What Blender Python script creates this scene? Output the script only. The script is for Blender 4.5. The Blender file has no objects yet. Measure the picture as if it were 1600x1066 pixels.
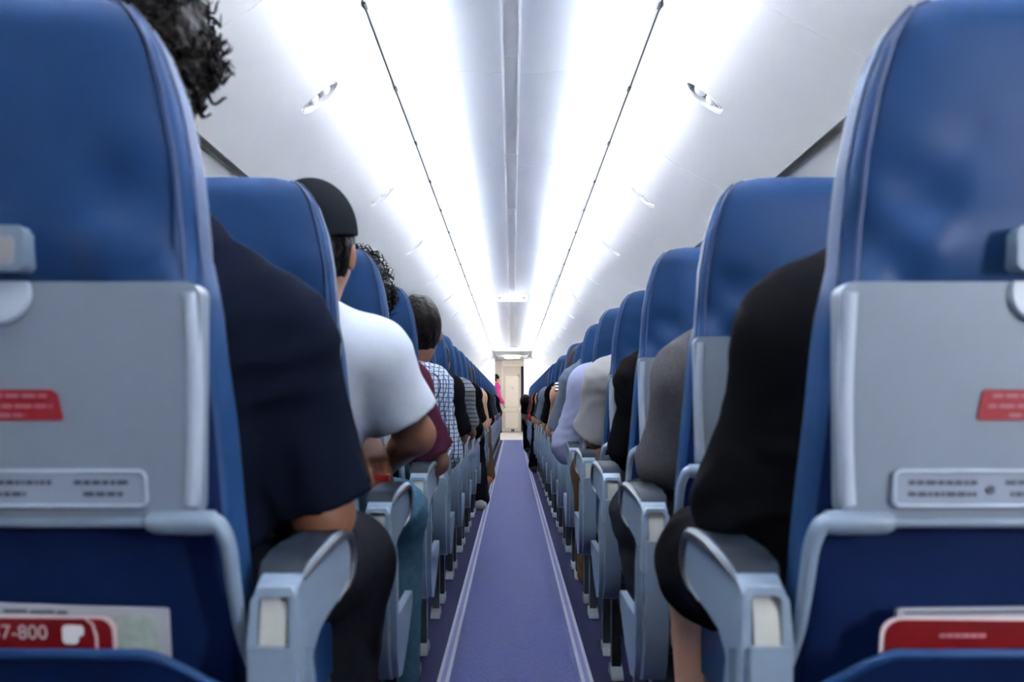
import bpy, bmesh, math, random
import numpy as np
from mathutils import Vector, Matrix, Euler

random.seed(7)
PI = math.pi
SC = bpy.context.scene
COL = SC.collection
CH = 0.77            # camera height above the floor
F = 1480.0           # focal length in pixels of the 1600 px wide frame
PITCH = 0.76         # seat pitch
ROWS = 26
AX = 0.008           # aisle centre
SEATX = 0.522        # seat centre from the aisle centre
END_Y = 25.0

# ------------------------------------------------------------------ materials
def srgb(r, g, b):
    f = lambda c: (c / 255 / 12.92) if c / 255 <= 0.04045 else ((c / 255 + 0.055) / 1.055) ** 2.4
    return (f(r), f(g), f(b), 1)

def mat(name, col, rough=0.6, metal=0.0, bump=0.0, scale=60.0, var=0.0, spec=0.5, sheen=0.0, stretch=(1, 1, 1)):
    m = bpy.data.materials.new(name)
    m.use_nodes = True
    nt = m.node_tree
    b = nt.nodes['Principled BSDF']
    b.inputs['Base Color'].default_value = col
    b.inputs['Roughness'].default_value = rough
    b.inputs['Metallic'].default_value = metal
    b.inputs['Specular IOR Level'].default_value = spec
    if sheen:
        b.inputs['Sheen Weight'].default_value = sheen
    if bump or var:
        tc = nt.nodes.new('ShaderNodeTexCoord')
        mp = nt.nodes.new('ShaderNodeMapping')
        mp.inputs['Scale'].default_value = stretch
        nt.links.new(tc.outputs['Object'], mp.inputs['Vector'])
        nz = nt.nodes.new('ShaderNodeTexNoise')
        nz.inputs['Scale'].default_value = scale
        nz.inputs['Detail'].default_value = 4
        nt.links.new(mp.outputs['Vector'], nz.inputs['Vector'])
        if bump:
            bp = nt.nodes.new('ShaderNodeBump')
            bp.inputs['Strength'].default_value = bump
            bp.inputs['Distance'].default_value = 0.01
            nt.links.new(nz.outputs['Fac'], bp.inputs['Height'])
            nt.links.new(bp.outputs['Normal'], b.inputs['Normal'])
        if var:
            mx = nt.nodes.new('ShaderNodeMix')
            mx.data_type = 'RGBA'
            mx.inputs['A'].default_value = tuple(c * (1 - var) for c in col[:3]) + (1,)
            mx.inputs['B'].default_value = tuple(min(1, c * (1 + var)) for c in col[:3]) + (1,)
            nt.links.new(nz.outputs['Fac'], mx.inputs['Factor'])
            nt.links.new(mx.outputs['Result'], b.inputs['Base Color'])
    return m

def mat_lines(name, base, line, sx, sz, wx=0.16, wz=0.16, rough=0.9):
    """woven check / stripes: thin lines of another colour in object space (0 scale = none)"""
    m = mat(name, base, rough)
    nt = m.node_tree
    b = nt.nodes['Principled BSDF']
    tc = nt.nodes.new('ShaderNodeTexCoord')
    sep = nt.nodes.new('ShaderNodeSeparateXYZ')
    nz = nt.nodes.new('ShaderNodeTexNoise')
    nz.inputs['Scale'].default_value = 5
    ad = nt.nodes.new('ShaderNodeVectorMath'); ad.operation = 'MULTIPLY_ADD'
    ad.inputs[1].default_value = (0.025, 0.025, 0.025)
    nt.links.new(tc.outputs['Object'], nz.inputs['Vector'])
    nt.links.new(nz.outputs['Color'], ad.inputs[0])
    nt.links.new(tc.outputs['Object'], ad.inputs[2])
    nt.links.new(ad.outputs['Vector'], sep.inputs['Vector'])
    facs = []
    for ax, s, w in (('Y', sx, wx), ('X', sx, wx), ('Z', sz, wz)):
        if not s:
            continue
        mu = nt.nodes.new('ShaderNodeMath'); mu.operation = 'MULTIPLY'; mu.inputs[1].default_value = s
        nt.links.new(sep.outputs[ax], mu.inputs[0])
        fr = nt.nodes.new('ShaderNodeMath'); fr.operation = 'FRACT'
        nt.links.new(mu.outputs[0], fr.inputs[0])
        lt = nt.nodes.new('ShaderNodeMath'); lt.operation = 'LESS_THAN'; lt.inputs[1].default_value = w
        nt.links.new(fr.outputs[0], lt.inputs[0])
        facs.append(lt)
    cur = facs[0]
    for f2 in facs[1:]:
        mxm = nt.nodes.new('ShaderNodeMath'); mxm.operation = 'MAXIMUM'
        nt.links.new(cur.outputs[0], mxm.inputs[0]); nt.links.new(f2.outputs[0], mxm.inputs[1])
        cur = mxm
    mx = nt.nodes.new('ShaderNodeMix'); mx.data_type = 'RGBA'
    mx.inputs['A'].default_value = base; mx.inputs['B'].default_value = line
    nt.links.new(cur.outputs[0], mx.inputs['Factor'])
    nt.links.new(mx.outputs['Result'], b.inputs['Base Color'])
    return m

def emit(name, col, s):
    m = mat(name, col, 0.5)
    b = m.node_tree.nodes['Principled BSDF']
    b.inputs['Emission Color'].default_value = col
    b.inputs['Emission Strength'].default_value = s
    return m

M = {}
M['leather'] = mat('blue_leather', (0.0095, 0.046, 0.142, 1), 0.5, bump=0.04, scale=26, var=0.08, spec=0.26)
M['leather_side'] = mat('blue_leather_gusset', (0.035, 0.060, 0.155, 1), 0.36, bump=0.08, scale=22, var=0.08)
M['fabric_back'] = mat('navy_back_cloth', (0.0016, 0.012, 0.066, 1), 0.75, bump=0.12, scale=18, var=0.12, spec=0.15)
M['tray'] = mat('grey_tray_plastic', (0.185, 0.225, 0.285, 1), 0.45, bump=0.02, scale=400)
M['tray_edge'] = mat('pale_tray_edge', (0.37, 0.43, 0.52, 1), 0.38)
M['silver'] = mat('silver_grey_plastic', (0.185, 0.245, 0.325, 1), 0.38, bump=0.015, scale=300)
M['beige'] = mat('beige_plastic', (0.40, 0.41, 0.38, 1), 0.45)
M['pad'] = mat('dark_navy_armrest_pad', (0.008, 0.014, 0.026, 1), 0.5, bump=0.05, scale=200, spec=0.25)
M['rim'] = mat('dark_grey_rim', (0.05, 0.055, 0.07, 1), 0.32)
M['dark_metal'] = mat('dark_seat_frame_metal', (0.06, 0.065, 0.075, 1), 0.4, 0.6)
M['bright_metal'] = mat('brushed_foot_metal', (0.22, 0.235, 0.26, 1), 0.42, 0.6)
M['red_label'] = mat('red_label', (0.25, 0.003, 0.012, 1), 0.5)
M['label_white'] = mat('pale_print', (0.36, 0.12, 0.15, 1), 0.6)
M['placard'] = mat('placard_grey', (0.26, 0.31, 0.39, 1), 0.4)
M['ink'] = mat('dark_ink', (0.05, 0.06, 0.09, 1), 0.6)
M['red_card'] = mat('red_card', (0.17, 0.002, 0.005, 1), 0.4)
M['card_edge'] = mat('pale_card_edge', (0.7, 0.55, 0.57, 1), 0.4)
M['white_print'] = mat('white_print', (0.75, 0.75, 0.78, 1), 0.5)
M['paper'] = mat('magazine_paper', (0.40, 0.41, 0.46, 1), 0.45, var=0.10, scale=30)
M['map'] = mat('map_print', (0.35, 0.42, 0.38, 1), 0.5, var=0.5, scale=70)
M['bin'] = mat('white_bin_plastic', (0.88, 0.88, 0.88, 1), 0.33)
M['ceil'] = mat('ceiling_plastic', (0.60, 0.635, 0.69, 1), 0.24)
M['ceil_strip'] = mat('ceiling_channel', (0.74, 0.76, 0.79, 1), 0.3)
M['lip'] = mat('white_cove_lip', (0.82, 0.82, 0.81, 1), 0.4)
M['gap'] = mat('dark_gasket', (0.06, 0.06, 0.06, 1), 0.6)
M['rear'] = mat('dark_galley_curtain', (0.05, 0.06, 0.09, 1), 0.9)
M['wall'] = mat('sidewall_plastic', (0.78, 0.78, 0.78, 1), 0.5)
M['bulk'] = mat('white_bulkhead', (0.74, 0.78, 0.84, 1), 0.5)
M['cream'] = mat('cream_laminate', (0.72, 0.66, 0.56, 1), 0.4, var=0.06, scale=6)
M['creamd'] = mat('taupe_laminate', (0.56, 0.50, 0.41, 1), 0.45, var=0.06, scale=6)
M['vinyl'] = mat('galley_vinyl', (0.52, 0.47, 0.40, 1), 0.35, var=0.15, scale=50)
M['carpet'] = mat('violet_blue_carpet', (0.034, 0.045, 0.180, 1), 0.62, bump=0.8, scale=120, var=0.5, spec=0.40, sheen=0.12, stretch=(3.0, 0.35, 1))
M['carpet'].node_tree.nodes['Principled BSDF'].inputs['Sheen Tint'].default_value = (0.55, 0.55, 1.0, 1)
M['carpet2'] = mat('navy_carpet', (0.020, 0.020, 0.062, 1), 0.95, bump=0.5, scale=240, var=0.35, spec=0.15)
M['strip'] = mat('floor_strip_grey', (0.25, 0.26, 0.34, 1), 0.5, var=0.2, scale=40)
M['stripc'] = mat('floor_strip_violet', (0.10, 0.10, 0.25, 1), 0.6)
M['exit_white'] = emit('backlit_sign_white', (0.5, 0.5, 0.49, 1), 0.25)
M['exit_red'] = mat('exit_red', (0.045, 0.003, 0.003, 1), 0.5)
M['curtain'] = mat('dark_blue_curtain', (0.035, 0.05, 0.10, 1), 0.8)
M['lamp'] = emit('lit_lamp_panel', (1, 1, 1, 1), 6.0)
M['handle'] = mat('grey_recess', (0.30, 0.30, 0.31, 1), 0.4)
M['handle2'] = mat('latch_white', (0.75, 0.75, 0.76, 1), 0.3)
M['skin_a'] = mat('skin_tan', (0.36, 0.17, 0.10, 1), 0.5, var=0.12, scale=20)
M['skin_b'] = mat('skin_brown', (0.27, 0.115, 0.065, 1), 0.5, var=0.12, scale=20)
M['skin_c'] = mat('skin_light', (0.52, 0.28, 0.18, 1), 0.5, var=0.1, scale=20)
M['hair'] = mat('black_hair', (0.010, 0.008, 0.008, 1), 0.42, bump=0.9, scale=60, spec=0.06)
M['hair_r'] = mat('dark_brown_hair', (0.030, 0.013, 0.014, 1), 0.5, bump=0.8, scale=60, spec=0.06)
M['cap'] = mat('black_cap_cloth', (0.012, 0.014, 0.018, 1), 0.9, spec=0.02)
def cloth(n, c, var=0.12, scale=14, bump=0.25):
    M[n] = mat(n, c, 0.88, bump=bump, scale=scale, var=var, spec=0.02)
cloth('navy_tee', (0.0055, 0.0075, 0.017, 1))
cloth('grey_tee', (0.52, 0.56, 0.63, 1))
cloth('maroon_tee', (0.085, 0.022, 0.045, 1))
cloth('black_cloth', (0.0075, 0.0072, 0.0085, 1))
cloth('heather_grey', (0.085, 0.082, 0.088, 1), 0.35, 160, 0.12)
cloth('light_grey', (0.28, 0.27, 0.27, 1))
cloth('lavender', (0.27, 0.285, 0.42, 1))
cloth('slate', (0.10, 0.125, 0.17, 1))
cloth('charcoal', (0.035, 0.037, 0.045, 1))
cloth('white_cloth', (0.68, 0.66, 0.68, 1))
cloth('pink_cloth', (0.50, 0.045, 0.20, 1))
cloth('red_cloth', (0.45, 0.03, 0.03, 1))
cloth('dark_jeans', (0.014, 0.015, 0.020, 1), 0.35, 90)
cloth('blue_jeans', (0.045, 0.10, 0.150, 1), 0.35, 60)
cloth('pale_jeans', (0.34, 0.40, 0.48, 1), 0.3, 60)
cloth('brown_cloth', (0.11, 0.065, 0.04, 1))
M['check_shirt'] = mat_lines('check_shirt', (0.46, 0.53, 0.64, 1), (0.03, 0.05, 0.13, 1), 62, 62, 0.2, 0.2)
M['stripe_tee'] = mat_lines('stripe_tee', (0.15, 0.16, 0.18, 1), (0.05, 0.05, 0.06, 1), 0, 45, 0.2, 0.35)
M['zigzag_top'] = mat_lines('black_white_top', (0.70, 0.70, 0.70, 1), (0.01, 0.01, 0.01, 1), 0, 50, 0.5, 0.5)
M['shoe_black'] = mat('black_shoe', (0.012, 0.012, 0.012, 1), 0.5)
M['shoe_white'] = mat('white_shoe', (0.65, 0.64, 0.60, 1), 0.6)
M['shoe_orange'] = mat('orange_sandal', (0.45, 0.12, 0.03, 1), 0.6)

# ------------------------------------------------------------------ helpers
def tag(o, label=None, cat=None, group=None, kind=None):
    if label: o['label'] = label
    if cat: o['category'] = cat
    if group: o['group'] = group
    if kind: o['kind'] = kind
    return o

def link(name, mesh, m, parent=None):
    o = bpy.data.objects.new(name, mesh)
    COL.objects.link(o)
    if m is not None and not mesh.materials:
        for mm in (m if isinstance(m, (list, tuple)) else [m]):
            mesh.materials.append(mm)
    if parent: o.parent = parent
    return o

def obj(name, bm, m, parent=None, smooth=True, ang=62):
    bmesh.ops.recalc_face_normals(bm, faces=bm.faces[:])
    me = bpy.data.meshes.new(name)
    bm.to_mesh(me); bm.free()
    if smooth:
        me.polygons.foreach_set('use_smooth', [True] * len(me.polygons))
        me.set_sharp_from_angle(angle=math.radians(ang))
    return link(name, me, m, parent)

def empty(name, loc):
    o = bpy.data.objects.new(name, None)
    o.empty_display_size = 0.1
    COL.objects.link(o); o.location = loc
    return o

def bevel(bm, w, seg=2, ang=30):
    es = [e for e in bm.edges if len(e.link_faces) == 2 and e.calc_face_angle(0) > math.radians(ang)]
    if w > 0 and es:
        bmesh.ops.bevel(bm, geom=es, offset=w, segments=seg, affect='EDGES', profile=0.5, clamp_overlap=True)

def add_box(bm, x0, x1, y0, y1, z0, z1):
    vs = [bm.verts.new((x, y, z)) for x in (x0, x1) for y in (y0, y1) for z in (z0, z1)]
    for f in ((0, 1, 3, 2), (4, 6, 7, 5), (0, 4, 5, 1), (2, 3, 7, 6), (0, 2, 6, 4), (1, 5, 7, 3)):
        bm.faces.new([vs[i] for i in f])
    return vs

def box(x0, x1, y0, y1, z0, z1, bv=0, seg=2):
    bm = bmesh.new(); add_box(bm, x0, x1, y0, y1, z0, z1)
    if bv: bevel(bm, bv, seg)
    return bm

def prism(pts, axis, a, b, bv=0, seg=2, bm=None):
    """extrude a polygon: axis x -> pts are (y,z); y -> (x,z); z -> (x,y)"""
    new = bm is None
    if new: bm = bmesh.new()
    def P(p, t):
        return {'x': (t, p[0], p[1]), 'y': (p[0], t, p[1]), 'z': (p[0], p[1], t)}[axis]
    A = [bm.verts.new(P(p, a)) for p in pts]; B = [bm.verts.new(P(p, b)) for p in pts]
    bm.faces.new(A); bm.faces.new(B[::-1])
    n = len(pts)
    for i in range(n):
        bm.faces.new((A[i], B[i], B[(i + 1) % n], A[(i + 1) % n]))
    if bv: bevel(bm, bv, seg)
    return bm

def loft(rings, bm=None, caps=True, closed=True):
    new = bm is None
    if new: bm = bmesh.new()
    R = [[bm.verts.new(p) for p in r] for r in rings]
    n = len(R[0])
    for i in range(len(R) - 1):
        for j in range(n if closed else n - 1):
            bm.faces.new((R[i][j], R[i][(j + 1) % n], R[i + 1][(j + 1) % n], R[i + 1][j]))
    if caps and closed:
        bm.faces.new(R[0][::-1]); bm.faces.new(R[-1])
    return bm

def tube(pts, r, bm=None, seg=10, closed=False, flat=1.0):
    """tube along points; r a number or list; flat squeezes the second axis"""
    new = bm is None
    if new: bm = bmesh.new()
    P = [Vector(p) for p in pts]; n = len(P)
    rr = r if isinstance(r, (list, tuple)) else [r] * n
    up = Vector((0, 0, 1)); rings = []
    prev = None
    for i in range(n):
        if closed: t = (P[(i + 1) % n] - P[i - 1]).normalized()
        else: t = (P[min(i + 1, n - 1)] - P[max(i - 1, 0)]).normalized()
        if prev is None:
            a = t.cross(up)
            if a.length < 0.1: a = t.cross(Vector((0, 1, 0)))
        else:
            a = prev - t * prev.dot(t)
        a.normalize(); prev = a
        b = t.cross(a)
        rings.append([P[i] + a * (rr[i] * math.cos(2 * PI * k / seg)) + b * (rr[i] * flat * math.sin(2 * PI * k / seg)) for k in range(seg)])
    if closed: rings.append(rings[0])
    if closed:
        R = [[bm.verts.new(p) for p in r_] for r_ in rings[:-1]]
        for i in range(n):
            for j in range(seg):
                bm.faces.new((R[i][j], R[i][(j + 1) % seg], R[(i + 1) % n][(j + 1) % seg], R[(i + 1) % n][j]))
        return bm
    return loft(rings, bm)

def smooth_path(pts, n=6):
    """Catmull-Rom"""
    P = [Vector(p) for p in pts]; out = []
    for i in range(len(P) - 1):
        p0 = P[max(i - 1, 0)]; p1 = P[i]; p2 = P[i + 1]; p3 = P[min(i + 2, len(P) - 1)]
        for k in range(n):
            t = k / n
            out.append(0.5 * ((2 * p1) + (p2 - p0) * t + (2 * p0 - 5 * p1 + 4 * p2 - p3) * t * t + (3 * p1 - p0 - 3 * p2 + p3) * t ** 3))
    out.append(P[-1])
    return out

def interp(tab, x):
    tab = sorted(tab)
    return float(np.interp(x, [t[0] for t in tab], [t[1] for t in tab]))

def rrect(w, h, r, n=5):
    """rounded rectangle outline about 0,0"""
    pts = []
    for cx, cy, a0 in ((w / 2 - r, h / 2 - r, 0), (-w / 2 + r, h / 2 - r, 90), (-w / 2 + r, -h / 2 + r, 180), (w / 2 - r, -h / 2 + r, 270)):
        for k in range(n + 1):
            a = math.radians(a0 + 90 * k / n)
            pts.append((cx + r * math.cos(a), cy + r * math.sin(a)))
    return pts

def text_bm(s, size):
    cu = bpy.data.curves.new('lettering', 'FONT')
    cu.body = s; cu.size = size; cu.align_x = 'CENTER'; cu.align_y = 'CENTER'; cu.extrude = size * 0.02
    o = bpy.data.objects.new('lettering', cu); COL.objects.link(o)
    dg = bpy.context.evaluated_depsgraph_get()
    bm = bmesh.new(); bm.from_mesh(o.evaluated_get(dg).to_mesh())
    bpy.data.objects.remove(o); bpy.data.curves.remove(cu)
    return bm

# ------------------------------------------------------------------ camera
cam = bpy.data.cameras.new('camera')
cam.sensor_width = 36; cam.lens = F * 36 / 1600
cam.shift_x = -0.5 / 1600
cam.shift_y = 99.5 / 1600
cam.clip_start = 0.02
cam.dof.use_dof = True; cam.dof.focus_distance = 8.0
cam.dof.aperture_fstop = 5.6
co = bpy.data.objects.new('camera', cam); COL.objects.link(co)
co.location = (0, 0, CH); co.rotation_euler = (PI / 2, 0, 0)
SC.camera = co

# ------------------------------------------------------------------ cabin shell
Y0, Y1 = -2.36, 25.6
def struct(name, bm, m, **k):
    o = obj(name, bm, m, **k); tag(o, kind='structure'); return o

# floor
struct('floor', box(-1.75, 1.75, Y0, 20.6, -0.03, 0.0), M['carpet2'])
struct('aisle_carpet_path', box(AX - 0.185, AX + 0.185, Y0, 20.6, 0.0, 0.003), M['carpet'])
struct('galley_floor', box(-1.75, 1.75, 20.6, 27.2, -0.03, 0.002), M['vinyl'])
n = 1
for s in (-1, 1):
    bm = bmesh.new(); y = Y0 + 0.3
    while y < 20.55:
        y2 = min(y + 1.9, 20.58)
        add_box(bm, AX + s * 0.200 - 0.0165, AX + s * 0.200 + 0.0165, y, y2 - 0.004, 0.0, 0.005)
        y = y2
    bevel(bm, 0.002, 1)
    o = struct('trim_%d' % n, bm, M['strip']); n += 1
    o['label'] = 'pale grey floor strip along the edge of the aisle carpet'
    obj('strip_inlay', box(AX + s * 0.200 - 0.0065, AX + s * 0.200 + 0.0065, Y0 + 0.3, 20.58, 0.004, 0.0058), M['stripc'], o)

# bin profile (x from the cabin axis, z above the floor)
BP = [(0.493, 1.330), (0.545, 1.262), (0.607, 1.193), (0.653, 1.143), (0.700, 1.100), (0.747, 1.068), (0.830, 1.022), (0.912, 0.980), (1.000, 0.936), (1.050, 0.908)]
BPs = smooth_path([(x, 0, z) for x, z in BP], 3)
BPs = [(p[0], p[2] + CH) for p in BPs]

def bin_mesh(s, L):
    """closed pivot-bin shell, length L from y=0, with a true oval latch recess"""
    inner = BPs
    back = [(1.075, CH + 0.935), (1.09, CH + 1.20), (0.95, CH + 1.36), (0.53, CH + 1.362)]
    pts = inner + back
    bm = prism([(s * x, z) for x, z in pts], 'y', 0.002, L - 0.002)
    bevel(bm, 0.006, 2, 50)
    return bm

def oval(n=36, a=0.083, b=0.050):
    return [(a * math.cos(2 * PI * k / n), b * math.sin(2 * PI * k / n)) for k in range(n)]

LC = (0.690, CH + 1.1085)                 # latch centre on the profile
LT = Vector((0.124, 0, -0.105)).normalized()   # along the profile, outward-down
LN = Vector((-LT.z * -1, 0, 0))
BIN_L = 1.64
bin0 = 2.60 - 3 * BIN_L
protos = {}
for s in (-1, 1):
    root = empty('overhead_bin', (0, 0, 0))
    body = obj('bin_bucket', bin_mesh(s, BIN_L), M['bin'], root, ang=25)
    t = Vector((s * LT.x, 0, LT.z)); yv = Vector((0, 1, 0))
    nrm = Vector((-s * abs(LT.z), 0, -LT.x))          # out of the bin toward the aisle
    c = Vector((s * LC[0], BIN_L / 2, LC[1]))
    # cut the recess
    cut = loft([[c + t * u + yv * v + nrm * h for u, v in oval()] for h in (-0.022, 0.03)])
    bmesh.ops.recalc_face_normals(cut, faces=cut.faces[:])
    cm = bpy.data.meshes.new('recess'); cut.to_mesh(cm); cut.free()
    co_ = bpy.data.objects.new('recess', cm); COL.objects.link(co_)
    md = body.modifiers.new('recess', 'BOOLEAN'); md.object = co_; md.operation = 'DIFFERENCE'; md.solver = 'EXACT'
    dg = bpy.context.evaluated_depsgraph_get()
    nm = bpy.data.meshes.new_from_object(body.evaluated_get(dg))
    body.modifiers.clear(); body.data = nm
    bpy.data.objects.remove(co_)
    # latch: floor of the recess, thin rim, two white pads
    lat = obj('latch', loft([[c + t * u + yv * v + nrm * h for u, v in oval(36, 0.082, 0.0492)] for h in (-0.021, -0.0195)]), M['handle'], root)
    bm = bmesh.new()
    tube([c + t * (u * 1.015) + yv * (v * 1.02) + nrm * 0.0005 for u, v in oval(40)], 0.0016, bm, 6, closed=True)
    obj('latch_rim', bm, M['bin'], lat)
    for q in (-0.026, 0.028):
        bm = bmesh.new()
        bmesh.ops.create_uvsphere(bm, u_segments=16, v_segments=10, radius=1)
        for v in bm.verts:
            v.co = c + t * (q + v.co.x * 0.024) + yv * (v.co.y * 0.041) + nrm * (-0.014 + v.co.z * 0.012)
        obj('latch_pad', bm, M['handle2'], lat)
    protos[s] = root

def copy_tree(o, parent=None):
    c = o.copy(); COL.objects.link(c)
    if parent is not None: c.parent = parent
    for ch in list(o.children): copy_tree(ch, c)
    return c

ORD = ['first', 'second', 'third', 'fourth', 'fifth', 'sixth', 'seventh', 'eighth', 'ninth', 'tenth', 'eleventh', 'twelfth', 'thirteenth',
       'fourteenth', 'fifteenth', 'sixteenth', 'seventeenth', 'eighteenth', 'nineteenth', 'twentieth', 'twenty-first', 'twenty-second',
       'twenty-third', 'twenty-fourth', 'twenty-fifth', 'twenty-sixth', 'twenty-seventh', 'twenty-eighth']
for s, sd in ((-1, 'left'), (1, 'right')):
    k = 0
    for i in range(17):
        y = bin0 + i * BIN_L
        r = protos[s] if i == 0 else copy_tree(protos[s])
        r.location = (0, y, 0)
        if i < 2:
            lab = 'white curved overhead bin %s the viewpoint on the %s side' % (('far behind', 'just behind')[i], sd)
        else:
            lab = 'white curved overhead bin with oval latch, %s along the %s side' % (ORD[i - 2], sd)
        tag(r, lab, 'overhead bin', 'overhead bins on the %s' % sd)

YC0, YC1 = bin0, bin0 + 17 * BIN_L
CE = 23.6
# cove lip, dark joint line, hinge clips, bin edge gasket, service rail, side walls
for s, sd in ((-1, 'left'), (1, 'right')):
    lipp = [(0.489, 1.327), (0.466, 1.338), (0.455, 1.350), (0.446, 1.372), (0.450, 1.374), (0.461, 1.354), (0.470, 1.345), (0.52, 1.343), (0.60, 1.343), (0.60, 1.336), (0.492, 1.336)]
    struct('trim_%d' % n, prism([(s * x, z + CH) for x, z in lipp], 'y', YC0, CE, 0.0015, 1), M['lip']); n += 1
    struct('trim_%d' % n, prism([(s * x, z + CH) for x, z in ((0.489, 1.3275), (0.493, 1.3255), (0.50, 1.331), (0.495, 1.335))], 'y', YC0, YC1), M['gap']); n += 1
    y = 1597e-6 * F * 1.33 - 0.827 * 4
    first = None
    kk = 0
    while y < CE:
        bm = box(-0.005, 0.005, -0.024, 0.024, -0.0045, 0.0045, 0.0015, 1)
        if first is None:
            o = first = obj('hinge_clip', bm, M['gap'])
        else:
            bm.free(); o = first.copy(); COL.objects.link(o)
        o.location = (s * 0.489, y, CH + 1.3245); o.rotation_euler = (0, -s * 0.9, 0)
        vis = y > 2.9
        if vis:
            kk += 1
            tag(o, 'small dark hinge clip above the %s bins, %s along' % (sd, ORD[kk - 1] if kk <= len(ORD) else 'last'), 'hinge clip', 'hinge clips on the %s' % sd)
        else:
            bpy.data.objects.remove(o) if o is not first else None
            if o is first: first = None; bpy.data.objects.remove(o)
        y += 0.827
    struct('trim_%d' % n, prism([(s * x, z + CH) for x, z in ((1.046, 0.902), (1.058, 0.892), (1.085, 0.900), (1.085, 0.935), (1.06, 0.93))], 'y', YC0, YC1, 0.002, 1), M['gap']); n += 1
    struct('trim_%d' % n, prism([(s * x, z + CH) for x, z in ((1.085, 0.915), (1.11, 0.898), (1.40, 0.915), (1.48, 0.90), (1.50, 0.95), (1.09, 0.97))], 'y', YC0, YC1, 0.003, 1), M['bin']); n += 1
    wp = [(1.47, 0.93), (1.58, 0.72), (1.66, 0.45), (1.70, 0.15), (1.70, -0.2), (1.66, -0.55), (1.62, -0.78)]
    wp2 = [(x + 0.05, z) for x, z in wp[::-1]]
    struct('wall_%s' % sd, prism([(s * x, z + CH) for x, z in wp + wp2], 'y', Y0, YC1), M['wall'])

# unseen cabin windows, added to back the fill lamp: glowing panes in rounded frames on the side walls
M['pane'] = emit('daylight_pane', (0.80, 0.90, 1.0, 1), 1.3)
wn = 1
for s in (-1, 1):
    y = -1.37
    while y < 20.3:
        wm = Matrix(((0, 0, s, 0), (1, 0, 0, 0), (0, 1, 0, 0), (0, 0, 0, 1)))
        tilt = Matrix.Rotation(-s * 0.13, 4, 'Y')
        def ring_bm(w, h, r, d0, d1):
            bm = prism(rrect(w, h, r, 6), 'z', d0, d1, 0.004, 1)
            bmesh.ops.transform(bm, matrix=tilt @ wm, verts=bm.verts)
            return bm
        o = obj('window_%d' % wn, ring_bm(0.30, 0.42, 0.11, -0.018, 0.03), M['bin']); wn += 1
        tag(o, kind='structure')
        obj('pane', ring_bm(0.23, 0.34, 0.09, -0.022, -0.012), M['pane'], o)
        o.location = (s * 1.676, y, CH + 0.31)
        y += 0.51
# ceiling: panels of one length each with narrow joints, and a darker backing above
CP = [(0.0, 1.420), (0.10, 1.421), (0.20, 1.425), (0.30, 1.434), (0.38, 1.446), (0.45, 1.462), (0.52, 1.482), (0.585, 1.497), (0.625, 1.485), (0.64, 1.45), (0.64, 1.34)]
cps = [(p[0], p[2] + CH) for p in smooth_path([(x, 0, z) for x, z in CP], 3)]
full = [(-x, z) for x, z in cps[::-1]] + cps[1:]
bm = bmesh.new()
y = 4.05 - 1.6 * 4
while y < CE:
    ya, yb = y + 0.003, min(y + 1.6, CE) - 0.003
    prof = full + [(x * 1.01, z + 0.012) for x, z in full[::-1]]
    prism(prof, 'y', max(ya, Y0), yb, 0, 2, bm)
    y += 1.6
struct('ceiling', bm, M['ceil'], ang=30)
struct('ceiling_backing', box(-0.66, 0.66, Y0, CE, CH + 1.53, CH + 1.55), M['bin'])
# centre channel with its two raised ridges, in lengths
bm = bmesh.new(); y = 3.85 - 1.5 * 4
while y < CE - 0.3:
    y2 = min(y + 1.5, CE - 0.1)
    for a, b, z in ((-0.040, 0.040, 1.418), (-0.040, -0.028, 1.414), (0.028, 0.040, 1.414), (-0.031, -0.028, 1.411), (0.028, 0.031, 1.411)):
        add_box(bm, a - 0.006, b - 0.006, y + 0.002, y2 - 0.002, CH + z, CH + 1.425)
    y = y2
struct('trim_%d' % n, bm, M['ceil_strip']); n += 1
# front end: drop ceiling between the coves, lintel with lamp, bulkheads, lavatory front
xe = 0.50
rings = []
for yy, hw, zz in ((CE, 0.60, 1.36), (CE + 0.02, 0.50, 1.335), (24.6, 0.42, 1.27), (25.3, 0.36, 1.235), (26.35, 0.36, 1.235)):
    rings.append([(-hw, yy, CH + zz), (hw, yy, CH + zz), (hw, yy, CH + zz + 0.02), (-hw, yy, CH + zz + 0.02)])
struct('ceiling_end_panel', loft(rings), M['ceil'])
arc = [(-0.62, 1.345), (-0.45, 1.352), (-0.2, 1.338), (0, 1.333), (0.2, 1.338), (0.45, 1.352), (0.62, 1.345), (0.62, 1.52), (-0.62, 1.52)]
struct('ceiling_end_valance', prism([(x, z + CH) for x, z in arc], 'y', CE, CE + 0.02), M['ceil'])
o = empty('ceiling_lamp', (0.0, 24.95, CH + 1.24)); tag(o, 'bright white lamp panel above the lavatory door', 'lamp')
obj('lamp_panel', box(-0.19, 0.19, -0.28, 0.28, -0.012, 0.004, 0.003, 1), M['lamp'], o)
obj('lamp_frame', box(-0.205, 0.205, -0.30, 0.30, -0.004, 0.010, 0.003, 1), M['lip'], o)
struct('wall_front_right', box(0.315, 1.72, 25.585, 25.64, 0, CH + 1.40), M['bulk'])
struct('wall_front_left', box(-1.72, -0.47, 25.585, 25.64, 0, CH + 1.40), M['bulk'])
struct('wall_rear', box(-1.75, 1.75, Y0 - 0.05, Y0, 0, 2.35), M['rear'])  # unseen end wall, made dark to cut light coming from behind the camera
for s in (-1, 1):
    struct('wall_front_trim_%s' % ('left' if s < 0 else 'right'), box((0.315 if s > 0 else -0.482), (0.327 if s > 0 else -0.47), 25.565, 25.59, 0, CH + 1.2), M['lip'])
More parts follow.
